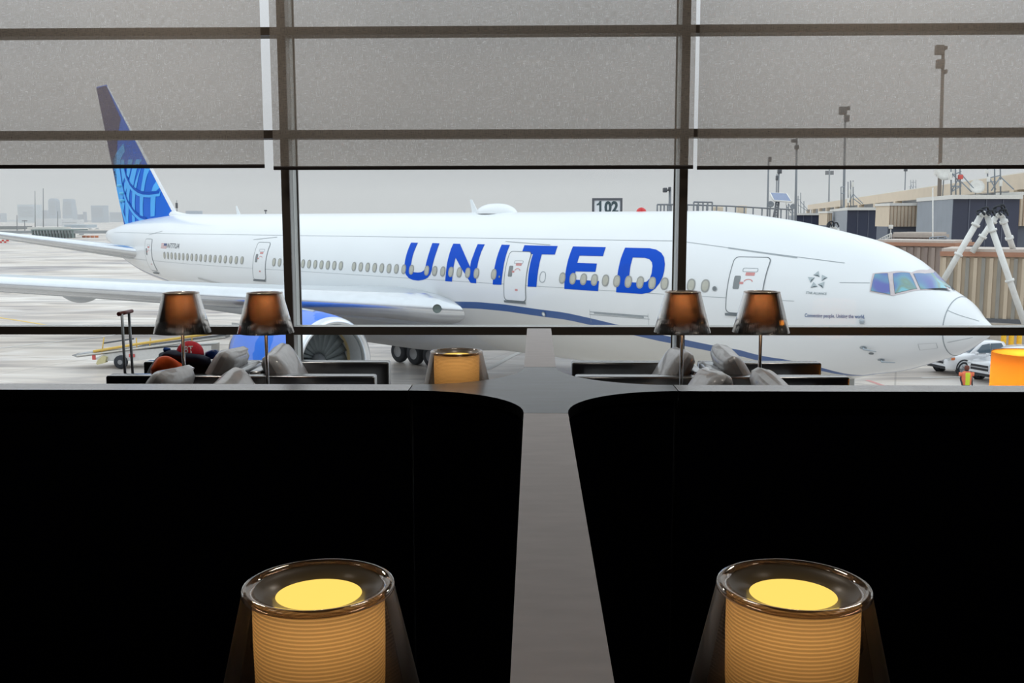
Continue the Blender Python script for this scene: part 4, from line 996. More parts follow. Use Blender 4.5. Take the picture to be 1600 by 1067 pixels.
# ------------------------------------------------------------------ outside: apron
def apron_mat():
    m = bpy.data.materials.new('stained_concrete_apron'); m.use_nodes = True; n = m.node_tree; b = n.nodes['Principled BSDF']
    tcn = n.nodes.new('ShaderNodeTexCoord')
    def noise(scale, st, det=5, dist=0):
        mpp = n.nodes.new('ShaderNodeMapping'); mpp.inputs['Scale'].default_value = st; n.links.new(tcn.outputs['Object'], mpp.inputs[0])
        no = n.nodes.new('ShaderNodeTexNoise'); no.inputs['Scale'].default_value = scale; no.inputs['Detail'].default_value = det; no.inputs['Distortion'].default_value = dist
        n.links.new(mpp.outputs[0], no.inputs[0]); return no.outputs[0]
    def ramp(src, stops):
        r = n.nodes.new('ShaderNodeValToRGB'); n.links.new(src, r.inputs[0]); el = r.color_ramp.elements
        el[0].position, el[0].color = stops[0][0], lin(stops[0][1])+(1,); el[1].position, el[1].color = stops[-1][0], lin(stops[-1][1])+(1,)
        for p, c in stops[1:-1]: q = el.new(p); q.color = lin(c)+(1,)
        return r.outputs[0]
    big = ramp(noise(.05, (.55, 1, 1), 5, .8), [(.38, (140, 135, 138)), (.48, (200, 188, 176)), (.62, (222, 214, 204))])
    st = ramp(noise(.42, (.22, 1, 1), 6, 1.2), [(.38, (120, 118, 124)), (.52, (212, 202, 192)), (.64, (246, 243, 240))])
    x = n.nodes.new('ShaderNodeMix'); x.data_type = 'RGBA'; x.inputs[0].default_value = .42; n.links.new(big, x.inputs[6]); n.links.new(st, x.inputs[7])
    br = n.nodes.new('ShaderNodeTexBrick'); br.offset = 0; br.inputs['Scale'].default_value = 1; br.inputs['Brick Width'].default_value = 7.6; br.inputs['Row Height'].default_value = 7.6; br.inputs['Mortar Size'].default_value = .05
    br.inputs['Color1'].default_value = br.inputs['Color2'].default_value = (1, 1, 1, 1); br.inputs['Mortar'].default_value = (.72, .72, .72, 1)
    mpp = n.nodes.new('ShaderNodeMapping'); mpp.inputs['Rotation'].default_value = (0, 0, .35); n.links.new(tcn.outputs['Object'], mpp.inputs[0]); n.links.new(mpp.outputs[0], br.inputs[0])
    y = n.nodes.new('ShaderNodeMix'); y.data_type = 'RGBA'; y.blend_type = 'MULTIPLY'; y.inputs[0].default_value = 1; n.links.new(x.outputs[2], y.inputs[6]); n.links.new(br.outputs[0], y.inputs[7])
    n.links.new(y.outputs[2], b.inputs['Base Color'])
    rr = n.nodes.new('ShaderNodeMapRange'); n.links.new(noise(.09, (.5, 1, 1), 3), rr.inputs[0]); rr.inputs[1].default_value = .4; rr.inputs[2].default_value = .6; rr.inputs[3].default_value = .32; rr.inputs[4].default_value = .75
    n.links.new(rr.outputs[0], b.inputs['Roughness']); return m
g_ = MB().add([(-4000, 7.2, GZ), (4000, 7.2, GZ), (4000, 5200, GZ), (-4000, 5200, GZ)], [(0, 1, 2, 3)]).build('ground', apron_mat()); struct(g_)
struct(MB().box(-7.15, 6.7, GZ-.2, 7.65, 6.9, -.15).build('wall_lower_facade', mat('facade_panel', (150, 148, 144), .6)))
YEL = mat('yellow_paint', (228, 190, 96), .6); WHL = mat('white_ground_paint', (232, 230, 226), .6)
def gline(name, pts, wd, m_, label, group=None):
    P = [at_g(*p) for p in pts]; m = MB(); vs = []
    for i, p in enumerate(P):
        a = P[max(0, i-1)]; b = P[min(len(P)-1, i+1)]; t = (b-a).normalized(); nn_ = Vector((-t.y, t.x, 0))*wd/2; vs += [p+nn_+Vector((0, 0, .012)), p-nn_+Vector((0, 0, .012))]
    m.add(vs, [(2*i, 2*i+1, 2*i+3, 2*i+2) for i in range(len(P)-1)]); o = m.build(name, m_); tag(o, label, 'ground marking', group); return o
gline('taxi_line', [(-30, 492), (20, 499.5), (80, 509)], .30, YEL, 'faded yellow painted line on the apron at the left edge of the window')
gline('apron_line', [(-20, 546), (60, 537), (160, 526), (240, 514)], .22, WHL, 'thin white painted line on the apron behind the belt loader')
gline('apron_line', [(762, 577), (800, 556), (826, 545)], .35, WHL, 'white painted line on the apron behind the middle table lamp')  # this strip is glare on the ground put into colour
gline('apron_line', [(1440, 590), (1500, 589), (1560, 590)], .2, WHL, 'white parking line on the apron beside the worker in the vest')
gline('apron_line', [(1355, 594), (1372, 600), (1390, 606)], .25, mat('red_line_paint', (206, 150, 146), .6), 'faint red line on the apron below the aircraft nose')

# ------------------------------------------------------------------ concourse, holdrooms and jet bridges on the right
BEI = mat('beige_precast', (222, 206, 184), .7, 0, .05, .6)
BEID = mat('beige_panel', (214, 198, 176), .7, 0, .04, 2)
DGL = mat('dark_tinted_glass', (66, 70, 86), .12, 0, .08, .5)
LGL = mat('grey_metal_cladding', (142, 150, 160), .4, .2, .06, 1)
ROOFW = mat('pale_roof_edge', (222, 220, 214), .6)
GREYM = mat('grey_steelwork', (128, 132, 136), .6)
DKM = mat('dark_steelwork', (92, 94, 98), .6)
TAN = mat('tan_corrugated_panel', (196, 180, 158), .6, 0, .05, 1)
TANG = mat('weathered_grey_panel', (146, 142, 134), .6, 0, .08, 1.5)
BRN = mat('brown_grey_bridge_panel', (158, 142, 132), .6, 0, .05, 1)
RUST = mat('rust_brown_roof_edge', (172, 126, 102), .7, 0, .1, 1)
def vwall(m, p, q, z0, z1, th, mi=0):    # a slab between two ground points
    p = Vector((p[0], p[1], 0)); q = Vector((q[0], q[1], 0)); t = (q-p).normalized(); n_ = Vector((-t.y, t.x, 0))
    if n_.dot(p) < 0: n_ = -n_
    m.prism([p+Vector((0, 0, z0)), q+Vector((0, 0, z0)), q+n_*th+Vector((0, 0, z0)), p+n_*th+Vector((0, 0, z0))], (0, 0, z1-z0), mi)
zf = at_y(1600, 270, 132).z; R1 = at_y(1600, 270, 132); L1 = at_z(1262, 320.5, zf); 
dirv = (R1-L1).normalized(); R2 = R1+dirv*60
e = thing('terminal_concourse', ((R1.x+L1.x)/2, (R1.y+L1.y)/2, GZ), 'long beige terminal concourse running into the distance at the right', 'building')
m = MB(); vwall(m, R2, L1, zf-2.1, zf, 1.2); m.build('fascia', BEI, e)
off_ = Vector((1.0, -.2, 0))
m = MB(); vwall(m, R2+off_*1.5, L1+off_*1.5, GZ, zf-2.1, 10); m.build('recessed_wall', LGL, e)
m = MB(); vwall(m, R2+off_*.4, L1+off_*.4, zf, zf+.18, 12); m.build('roof_edge', ROOFW, e)
m = MB(); vwall(m, R2-off_*.2, L1-off_*.2, zf-4.9, zf-4.2, 1.6); m.build('lower_band', ROOFW, e)
for i in range(14):
    p = R2+(L1-R2)*(i/13)+off_*.1; MB().box(p.x-.6, p.y-.5, GZ, p.x+.9, p.y+.7, zf-2.1).build('concourse_column', BEI, e)
def pavilion(A_, B_, C_, Y, zb, label, nb, nside, G_=None):
    zt_ = at_y(B_[0], B_[1], Y).z
    a = at_z(A_[0], A_[1], zt_); b = at_y(B_[0], B_[1], Y); c = at_y(C_[0], C_[1], Y+.5); c.z = zt_; a.z = zt_
    dep = Vector((0, 9, 0)); av = (a-EYE)*.12; av.z = 0; poly = [a, b, c, c+dep, a+av]
    e = thing('holdroom_pavilion', ((b.x+c.x)/2, Y+3, zb), label, 'building', G_)
    m = MB(); m.prism([Vector((p.x, p.y, zb)) for p in poly], (0, 0, zt_-.25-zb)); o = m.build('dark_glass_box', DGL, e)
    m = MB(); vwall(m, (a.x-.03, a.y-.06), (b.x-.03, b.y-.06), zb, zt_-.3, .05); m.build('side_cladding', LGL, e)
    m = MB(); m.prism([Vector((p.x, p.y, zt_-.3)) for p in (a+Vector((-.2, -.25, 0)), b+Vector((-.1, -.3, 0)), c+Vector((.1, -.25, 0)), c+dep, a+av)], (0, 0, .3)); m.build('roof_edge', ROOFW, e)
    m = MB()
    for i in range(1, nb): p = b+(c-b)*(i/nb); m.box(p.x-.035, p.y-.05, zb, p.x+.035, p.y+.02, zt_-.3)
    m.box(b.x, b.y-.03, (zb+zt_)/2-.05, c.x, b.y+.02, (zb+zt_)/2+.0)
    m.build('glazing_bars', mat('glazing_bar_grey', (96, 100, 114), .5), e)
    m = MB()
    for i in range(1, nside): p = a+(b-a)*(i/nside); m.box(p.x-.03, p.y-.14, zb, p.x+.02, p.y-.05, zt_-.3)
    m.build('cladding_seams', GREYM, e); return zt_
GP = 'dark glazed holdrooms on the terminal'
Z1 = pavilion((1434, 309.5), (1489, 304.5), (1594, 303.5), 74, GZ+.5, 'largest dark glazed holdroom, behind the white pipe frames', 4, 8, GP)
Z2 = pavilion((1298, 327.5), (1324, 324), (1391, 323.5), 108, GZ, 'middle dark glazed holdroom above the aircraft nose', 4, 7, GP)
Z3 = pavilion((1233, 334.5), (1243, 333), (1294, 332), 150, GZ, 'smallest and farthest dark glazed holdroom above the forward fuselage', 4, 3, GP)
def panel_wall(x0, x1, yt, yb, Y, label):
    a = at_y(x0, yt, Y); b = at_y(x1, yb, Y); e = thing('panelled_link', ((a.x+b.x)/2, Y, b.z), label, 'building')
    m = MB().box(a.x, Y, b.z, b.x, Y+4, a.z); m.build('wall', BEID, e)
    m = MB(); n_ = max(2, round((x1-x0)/5.4)); [m.box(a.x+(b.x-a.x)*i/n_-.04, Y-.04, b.z, a.x+(b.x-a.x)*i/n_+.04, Y+.01, a.z) for i in range(n_+1)]; m.build('panel_joints', mat('joint_brown', (168, 146, 124), .7), e)
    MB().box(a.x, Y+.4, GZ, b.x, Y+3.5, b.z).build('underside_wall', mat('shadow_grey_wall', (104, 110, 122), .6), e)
    MB().box(a.x-.1, Y-.1, a.z, b.x+.1, Y+4, a.z+.25).build('roof_edge', ROOFW, e)
panel_wall(1391, 1434, 321.5, 354, 96, 'beige panelled link between the two larger dark holdrooms')
panel_wall(1594.5, 1640, 305, 353, 76, 'beige panelled wall at the right edge beside the largest holdroom')
panel_wall(1293.5, 1299, 333, 352, 130, 'narrow beige panelled link beside the farthest dark holdroom')

def bridge(x0, x1, yt0, yt1, zb, Y0, Y1, label, m1, m2, nr, roof, dark_every=2, w_=3.4):
    a = at_y(x0, yt0, Y0); b = at_y(x1, yt1, Y1); zt_ = a.z
    e = thing('jet_bridge', ((a.x+b.x)/2, (a.y+b.y)/2, GZ), label, 'jet bridge', 'jet bridges beyond the aircraft nose')
    m = MB(); vwall(m, a, b, zb, zt_-.35, w_); m.build('tunnel', m1, e)
    m = MB(); t = (b-a); t.z = 0; L_ = t.length; t.normalize()
    m2_ = MB()
    for i in range(nr):
        p = a+t*(L_*(i+.15)/nr); q = a+t*(L_*(i+.62)/nr); vwall(m if i % 2 == 0 else m2_, p-Vector((0, .14, 0)), q-Vector((0, .14, 0)), zb+.15, zt_-.42, .14)
    m.build('raised_ribs', m1, e); m2_.build('weathered_ribs', m2, e)
    m = MB(); vwall(m, a-t*.1-Vector((0, .2, 0)), b+t*.1-Vector((0, .2, 0)), zt_-.35, zt_-.14, w_+.4); m.build('roof_edge', roof, e)
    m = MB(); vwall(m, a-Vector((0, .12, 0)), b-Vector((0, .12, 0)), zt_-.14, zt_, w_+.24); m.build('roof', mat('weathered_roof', (196, 184, 174), .7), e)
    m = MB(); vwall(m, a-Vector((0, .16, 0)), b-Vector((0, .16, 0)), zb-.05, zb+.15, w_+.3); m.build('floor_beam', DKM, e)
    for u in ((.8,) if x1 > 1500 else ()):
        p = a+t*L_*u+Vector((0, w_*.5, 0)); MB().tube([Vector((p.x, p.y, GZ)), Vector((p.x, p.y, zb))], .22, 12).build('support_column', GREYM, e)
    return e
zb1 = at_y(1600, 505, 46).z
bridge(1470, 1700, 388, 399, zb1, 48, 45, 'tan corrugated jet bridge in front, behind the cockpit windows', TAN, TANG, 18, RUST)
bridge(1365, 1488, 374.5, 375, at_y(1450, 470, 62).z, 63, 60, 'brown-grey jet bridge section behind the aircraft brow', BRN, mat('dark_brown_rib', (142, 126, 118), .6), 11, RUST)
bridge(1395, 1452, 362.5, 362.5, at_y(1400, 377, 68).z, 70, 68, 'small ribbed walkway top above the brown-grey jet bridge', BRN, mat('dark_brown_rib', (142, 126, 118), .6), 12, mat('grey_rust', (180, 168, 158), .7), w_=2)
# railing stair beside it
def rail(name, pts, h, Y, label, n_, r=.035, m_=None):
    P = [at_y(x, y, Y) for x, y in pts]; e = thing(name, P[0], label, 'railing'); m = MB()
    for k in (1, .5): m.tube([p-Vector((0, 0, h*(1-k))) for p in P], r, 6)
    m.build('rails', m_ or GREYM, e); tot = len(P)-1
    for i in range(n_+1):
        u = i/n_*tot; j = min(int(u), tot-1); p = P[j]+(P[j+1]-P[j])*(u-j); MB().tube([p, p-Vector((0, 0, h))], r, 6).build('post', m_ or GREYM, e)
    return e
rail('stair_railing', [(1373, 374), (1393, 364)], .45, 66, 'sloping white stair railing beside the small ribbed walkway', 6, .03, ROOFW)
rail('guard_rail', [(1453, 371), (1478, 369.5)], .25, 64, 'short grey guard rail right of the ribbed walkway', 2, .04, LGL)
# gate roof railings behind the crown
RLY = 62
rail('roof_railing', [(1027, 319.5), (1054, 319.5)], 1.6, RLY, 'grey roof railing behind the aircraft crown, left of the right mullion', 5, .05)
rail('roof_railing', [(1084, 315.5), (1113, 316)], 2.0, RLY, 'raised grey frame railing behind the aircraft crown', 4, .05)
rail('roof_railing', [(1074, 320), (1140, 322), (1200, 325.5), (1238, 327.5)], 2.0, RLY, 'long low grey roof railing stretching towards the solar panel', 13, .045)
for x, w_, lab in ((1123, 7, 'small beige box on the roof behind the crown, the left of two'), (1160, 7, 'small beige box on the roof behind the crown, the right of two')):
    a = at_y(x, 323 if x < 1130 else 321, 63); o = MB().box(a.x-.28, 63, a.z-1.2, a.x+.28, 63.5, a.z, r=.03).build('rooftop_box', BEI); tag(o, lab, 'equipment box')
# gate roof slab these things stand on
a = at_y(1020, 332, 61.5); b = at_y(1245, 338, 61.5)
e = thing('gate_roof', ((a.x+b.x)/2, 64, GZ), 'flat grey gate roof hidden mostly behind the aircraft crown', 'building')
MB().box(at_y(915, 340, 61.5).x, 61.5, GZ, b.x, 68, a.z-1.1).build('wall', GREYM, e)
MB().box(at_y(910, 340, 61.5).x, 61.3, a.z-1.1, b.x+.2, 68.3, a.z-.9).build('roof_edge', DKM, e)
# 102 gate sign
a = at_y(926.5, 310.5, 61.4); b = at_y(971, 337, 61.4)
e = thing('gate_number_sign', ((a.x+b.x)/2, 61.4, b.z), 'framed gate sign reading 102 above the aircraft crown', 'sign')
MB().box(a.x+.05, 61.40, b.z, b.x-.05, 61.46, a.z-.05).build('sign_face', mat('sign_white', (244, 246, 246), .5), e)
m = MB(); m.box(a.x-.05, 61.34, b.z-.5, a.x+.08, 61.5, a.z+.04); m.box(b.x-.08, 61.34, b.z-.5, b.x+.05, 61.5, a.z+.04); m.box(a.x+.08, 61.34, a.z-.10, b.x-.08, 61.5, a.z+.04); m.build('sign_frame', DKM, e)
vs, fs = text_mesh('02', 0, .045); p = at_y(944.5, 314, 61.38); q = at_y(966, 333.5, 61.38)
MB().add([Vector((p.x+(q.x-p.x)*u, 61.38, q.z+(p.z-q.z)*v)) for u, v in vs], fs); MB_n = MB().add([Vector((p.x+(q.x-p.x)*u, 61.38, q.z+(p.z-q.z)*v)) for u, v in vs], fs)
a1 = at_y(932.5, 314, 61.38); b1 = at_y(939.5, 333.5, 61.38); w1 = b1.x-a1.x; h1 = a1.z-b1.z
MB_n.add([Vector((a1.x+w1*u, 61.38, b1.z+h1*v)) for u, v in ((.55, 0), (1, 0), (1, 1), (.62, 1), (.40, .84), (0, .76), (0, .64), (.55, .70))], [tuple(range(8))])
MB_n.build('sign_numerals', mat('sign_dark_green', (66, 84, 88), .5), e, recalc=False)
# solar panel on a ladder frame
e_p = at_y(1218, 337, 60); e = thing('solar_panel', e_p, 'tilted blue solar panel on a grey ladder frame above the forward fuselage', 'solar panel')
P = [at_y(1203, 301.5, 61), at_y(1229, 303, 61), at_y(1237, 315.5, 59.6), at_y(1209, 313.5, 59.6)]
MB().prism(P, (0, .04, .05)).build('panel', mat('solar_cells', (92, 112, 150), .25, 0, .1, 12), e)
m = MB(); [m.tube([P[i], P[(i+1) % 4]], .05, 6) for i in range(4)]; m.build('panel_frame', ROOFW, e)
for x0, x1 in ((1213, 1208), (1217, 1215)): MB().tube([at_y(x1, 342, 60), at_y(x0, 314, 60)], .05, 6).build('leg', GREYM, e)
m = MB(); [m.tube([at_y(1213-(y-314)*.18, y, 60), at_y(1217-(y-314)*.07, y, 60)], .03, 6) for y in range(316, 340, 4)]; m.build('rungs', GREYM, e)
# light masts
def mast(x, yt, yb, Y, r, heads, label, lean=0, m_=None):
    a = at_y(x+lean, yt, Y); b = at_y(x, yb, Y); b0 = Vector((b.x, Y, GZ))
    e = thing('light_mast', b0, label, 'light mast', 'light masts on the airfield'); MB().tube([b0, a], [r*1.25, r*.8], 10).build('pole', m_ or GREYM, e)
    for dx, dy, w_, h in heads:
        c = at_y(x+lean+dx, yt+dy, Y); k = Y/1555
        MB().box(c.x-w_*k/2, Y-.25, c.z-h*k/2, c.x+w_*k/2, Y+.25, c.z+h*k/2, r=.04).build('lamp_head', m_ or DKM, e)
        MB().tube([a-Vector((0, 0, (dy)*k)), c], r*.5, 6).build('bracket_arm', m_ or GREYM, e)
    return e
mast(1472, 72, 306, 87, .16, ((-6, 6, 12, 14), (-5, 28, 11, 13), (3, 3, 4, 5), (3, 40, 4, 6)), 'tallest light mast, its twin heads dim through the right blind', 2, mat('brown_mast', (120, 110, 102), .7))
mast(1321, 167, 318, 120, .15, ((-4, 6, 11, 12), (2, 18, 7, 10), (5, 2, 3, 6)), 'light mast second tallest, above the farther dark holdroom', 0)
mast(1245, 216, 333, 120, .15, ((-4, 4, 8, 5), (0, 14, 6, 6)), 'light mast third tallest, right of the solar panel', 0)
mast(1200, 245, 338, 120, .12, ((2, 4, 4, 8),), 'thin light mast immediately left of the solar panel', 1)
mast(1296, 264, 316, 600, .5, ((-4, 6, 5, 6), (4, 6, 5, 6)), 'small twin-headed light mast above the concourse roof')
mast(1415, 262, 297, 300, .18, ((0, 4, 5, 3),), 'thin light mast standing above the concourse between antenna frames')
mast(1216, 264, 306, 130, .13, ((1, 4, 6, 6),), 'short mast with a round head directly above the solar panel', 1)
mast(1212, 272, 302, 110, .08, ((0, 6, 3, 7),), 'leaning antenna mast above the solar panel', 2)
mast(1047, 292, 331, 70, .11, ((-8, 5, 6, 7), (-1, 3, 3, 6)), 'camera mast behind the crown just left of the right mullion')
mast(276, 313, 333, 300, .12, ((0, 8, 3, 8),), 'tiny mast just right of the tail fin base', 0)
mast(415, 328, 334, 300, .2, ((0, 1, 4, 2),), 'tiny mast above the rear fuselage left of the left mullion')
for x, yt, lab in ((54.7, 298, 'thin skyline mast left of the domed tower'), (67.5, 294, 'tallest thin mast before the skyline, half white'), (90, 330, 'thin short mast beneath the domed tower'), (26.5, 336, 'thin short mast at the foot of the broad pale block'), (38.5, 344, 'stubby mast with a flat head left of the bus shelters')):
    mast(x, yt, 358, 620, .26, ((0, 1, 8, 1.2),) if x == 38.5 else (), lab)
# antenna lattices and dishes
def lattice(xs, yt, yb, Y, brace, label, ties=()):
    zr_ = Z1 if Y == 78 else Z2 if Y == 112 else Z3 if Y == 154 else None; c = at_y(sum(xs)/len(xs), yb, Y); c.z = zr_ if zr_ else c.z; e = thing('antenna_frame', c, label, 'antenna frame', 'antenna frames on the terminal roofs')
    for x, y in zip(xs, yt): a_ = at_y(x, yb, Y); a_.z = zr_ if zr_ else a_.z; MB().tube([a_, at_y(x, y, Y)], .055, 6).build('upright', GREYM, e)
    m = MB(); [m.tube([at_y(x0, y0, Y), at_y(x1, y1, Y)], .045, 6) for x0, y0, x1, y1 in brace]; m.build('bracing', LGL, e)
    for i, (x, y, h) in enumerate(ties): 
        a = at_y(x, y, Y-.1); MB().box(a.x-.10, Y-.25, a.z-h*Y/3110, a.x+.10, Y-.05, a.z+h*Y/3110, r=.02).build('antenna_panel', ROOFW, e)
lattice((1486, 1493, 1500), (262, 262, 262), 314, 78, ((1487, 274, 1502, 268), (1486, 300, 1502, 290), (1502, 272, 1487, 298), (1488, 271, 1502, 288), (1502, 272, 1526, 300), (1502, 284, 1518, 300), (1487, 291, 1502, 291)), 'antenna frame with a red lamp on the largest holdroom roof', ((1484.5, 275, 12), (1462, 268, 10), (1465, 272, 8)))
lattice((1543, 1554, 1563), (262, 262, 262), 314, 78, ((1545, 278, 1563, 274), (1545, 276, 1556, 296), (1563, 276, 1549, 298), (1563, 276, 1584, 296), (1544, 284, 1556, 284)), 'antenna frame at the right end of the largest holdroom roof', ((1541, 268, 6), (1544, 280, 8), (1563, 286, 10)))
lattice((1325, 1329, 1333, 1314), (284, 282, 282, 292), 330, 112, ((1333, 303, 1348, 318), (1327, 316, 1333, 303), (1314, 292, 1320, 292), (1314, 302, 1320, 302), (1333, 310, 1345, 319)), 'antenna frame with three aerials on the middle holdroom roof', ((1327, 300, 8), (1332, 288, 8), (1325, 313, 8)))
lattice((1247, 1251, 1256), (306, 301, 314), 338, 154, ((1250, 314, 1264, 330), (1247, 320, 1262, 330), (1244, 312, 1250, 312)), 'antenna frame on the farthest holdroom roof', ((1243, 310, 7),))
lattice((1229, 1232, 1239), (320, 318, 318), 445, 125, ((1229, 322, 1236, 333), (1232, 318, 1240, 333)), 'small cluttered aerial frame right of the solar panel', ((1228, 318, 5), (1240, 318, 3)))
lattice((1423, 1427, 1431), (281, 281, 281), 296, 226, ((1414, 311, 1425, 288), (1417, 311, 1428, 289), (1420, 292, 1432, 292), (1423, 285, 1431, 285)), 'pale rooftop ladder and cage on the concourse')
o = MB().box(at_y(1500.5, 272, 77.9).x-.16, 77.7, at_y(1500, 280, 77.9).z, at_y(1500.5, 272, 77.9).x+.16, 78, at_y(1500, 273, 77.9).z, r=.03).build('red_warning_lamp', mat('red_lamp_lens', (206, 92, 84), .4)); tag(o, 'small red warning lamp on the left antenna frame', 'warning lamp')
for x, y, r, Y, lab in ((1476, 269, .75, 79, 'large white dish antenna beside the tallest mast'), (1526, 292.5, .55, 78, 'pale dish antenna on the largest holdroom roof'), (1204, 319.5, .22, 66, 'small dark dish antenna left of the solar panel'), (1239, 323, .30, 110, 'small dish antenna right of the solar panel')):
    c = at_y(x, y, Y); e = thing('dish_antenna', c, lab, 'dish antenna')
    MB().lathe([(.0001, .0), (r*.5, .05*r), (r, .28*r), (r*.99, .32*r), (r*.5, .10*r), (.0001, .05*r)], 20, c, (-.2, -1, .35)).build('reflector', ROOFW if 77 < Y < 80 else GREYM, e)
    MB().tube([c+Vector((0, .1, 0)), Vector((c.x, c.y+.15, Z1 if 77 < Y < 80 else GZ))], .04, 6).build('stand', GREYM, e)
# white pipe frames with black hoses
PIPE = mat('white_painted_pipe', (226, 226, 222), .45)
def pipes(apex, feet, Y, label, loops):
    e = thing('pipe_frame', at_y(feet[0][0], feet[0][1], Y), label, 'pipe frame', 'white pipe frames by the jet bridge')
    for (ax_, ay_), (fx, fy, fY) in zip(apex, feet):
        a = at_y(ax_, ay_, Y); b = at_y(fx, fy, fY); d = (b-a).normalized(); b2 = b+d*max(0, 0)
        MB().tube([a, b], .13, 14).build('pipe', PIPE, e)
        m = MB(); 
        for u in (.12, .55): c = a+(b-a)*u; m.tube([c-d*.05, c+d*.05], .19, 14)
        m.build('flange', PIPE, e)
    for cx, cy_, r in loops:
        c = at_y(cx, cy_, Y-.2); k = r*Y/1555
        MB().tube([c+Vector((math.cos(t)*k, .1*math.sin(3*t), math.sin(t)*k)) for t in [-.6+(PI+1.2)*i/14 for i in range(15)]], .045, 8).build('hose', RUBBER, e)
    if len(apex) > 1:
        a, b = at_y(*apex[0], Y), at_y(*apex[1], Y); MB().tube([a, (a+b)/2+Vector((0, 0, .12)), b], .12, 12).build('top_elbow', PIPE, e)
    return e
PY = 43.5
pipes(((1532, 338), (1543, 338)), ((1470, 445, PY+.4), (1606, 520, PY-.5)), PY, 'nearer white pipe frame with black hoses, its legs crossing the tan jet bridge', ((1532, 333, 5), (1540, 330, 6), (1548, 334, 5)))
pipes(((1556, 339), (1566, 339)), ((1519, 394, PY+3.5), (1586, 398, PY+3.5)), PY+3, 'farther white pipe frame with looped black hoses, behind the nearer one', ((1560, 330, 8), (1564, 328, 8), (1568, 333, 6)))
pipes(((1298, 358), (1306, 358)), ((1290, 375, 62), (1314, 375, 62)), 62, 'tops of a white pipe frame with black hoses peeping over the nose', ((1299, 350, 4), (1306, 352, 4), (1296, 352, 3)))
a = at_y(1458, 345, 66); o = MB().tube([at_y(1457.5, 538, 66), at_y(1457.5, 293, 66)], .04, 6).build('lightning_rod', ROOFW); tag(o, 'thin pale vertical rod in front of the largest holdroom side', 'rod')
a = at_y(1392, 355, 66); e = thing('flood_light', a, 'small white flood light on a post above the nose', 'flood light')
MB().box(a.x-.12, 65.9, a.z-.1, a.x+.12, 66.1, a.z+.15, r=.03).build('lamp_head', ROOFW, e); MB().tube([a, a-Vector((0, 0, .7))], .03, 6).build('post', ROOFW, e)
# ground level at the right: grey wall and yellow bollards
a = at_y(1556, 521, 58); o = MB().box(at_y(1549, 500, 60).x, 60, GZ, 40, 61, at_y(1556, 505, 60).z).build('service_wall', mat('service_wall_grey', (176, 168, 158), .7)); tag(o, 'grey-beige service wall under the tan jet bridge, behind the yellow bollards', 'wall')
for x in (1567, 1579, 1591.5):
    b = at_y(x, 548, 57); o = MB().lathe([(.14, GZ-GZ), (.14, 1.9), (.10, 1.98), (.0001, 2.0)], 16, (b.x, 57, b.z-.6)).build('bollard', mat('bollard_yellow', (244, 190, 44), .5)); tag(o, {1567: 'yellow bollard above the pickup roof, leftmost of three', 1579: 'yellow bollard above the pickup roof, middle of three', 1591.5: 'yellow bollard nearest the right edge of the window'}[x], 'bollard', 'yellow bollards under the jet bridge')
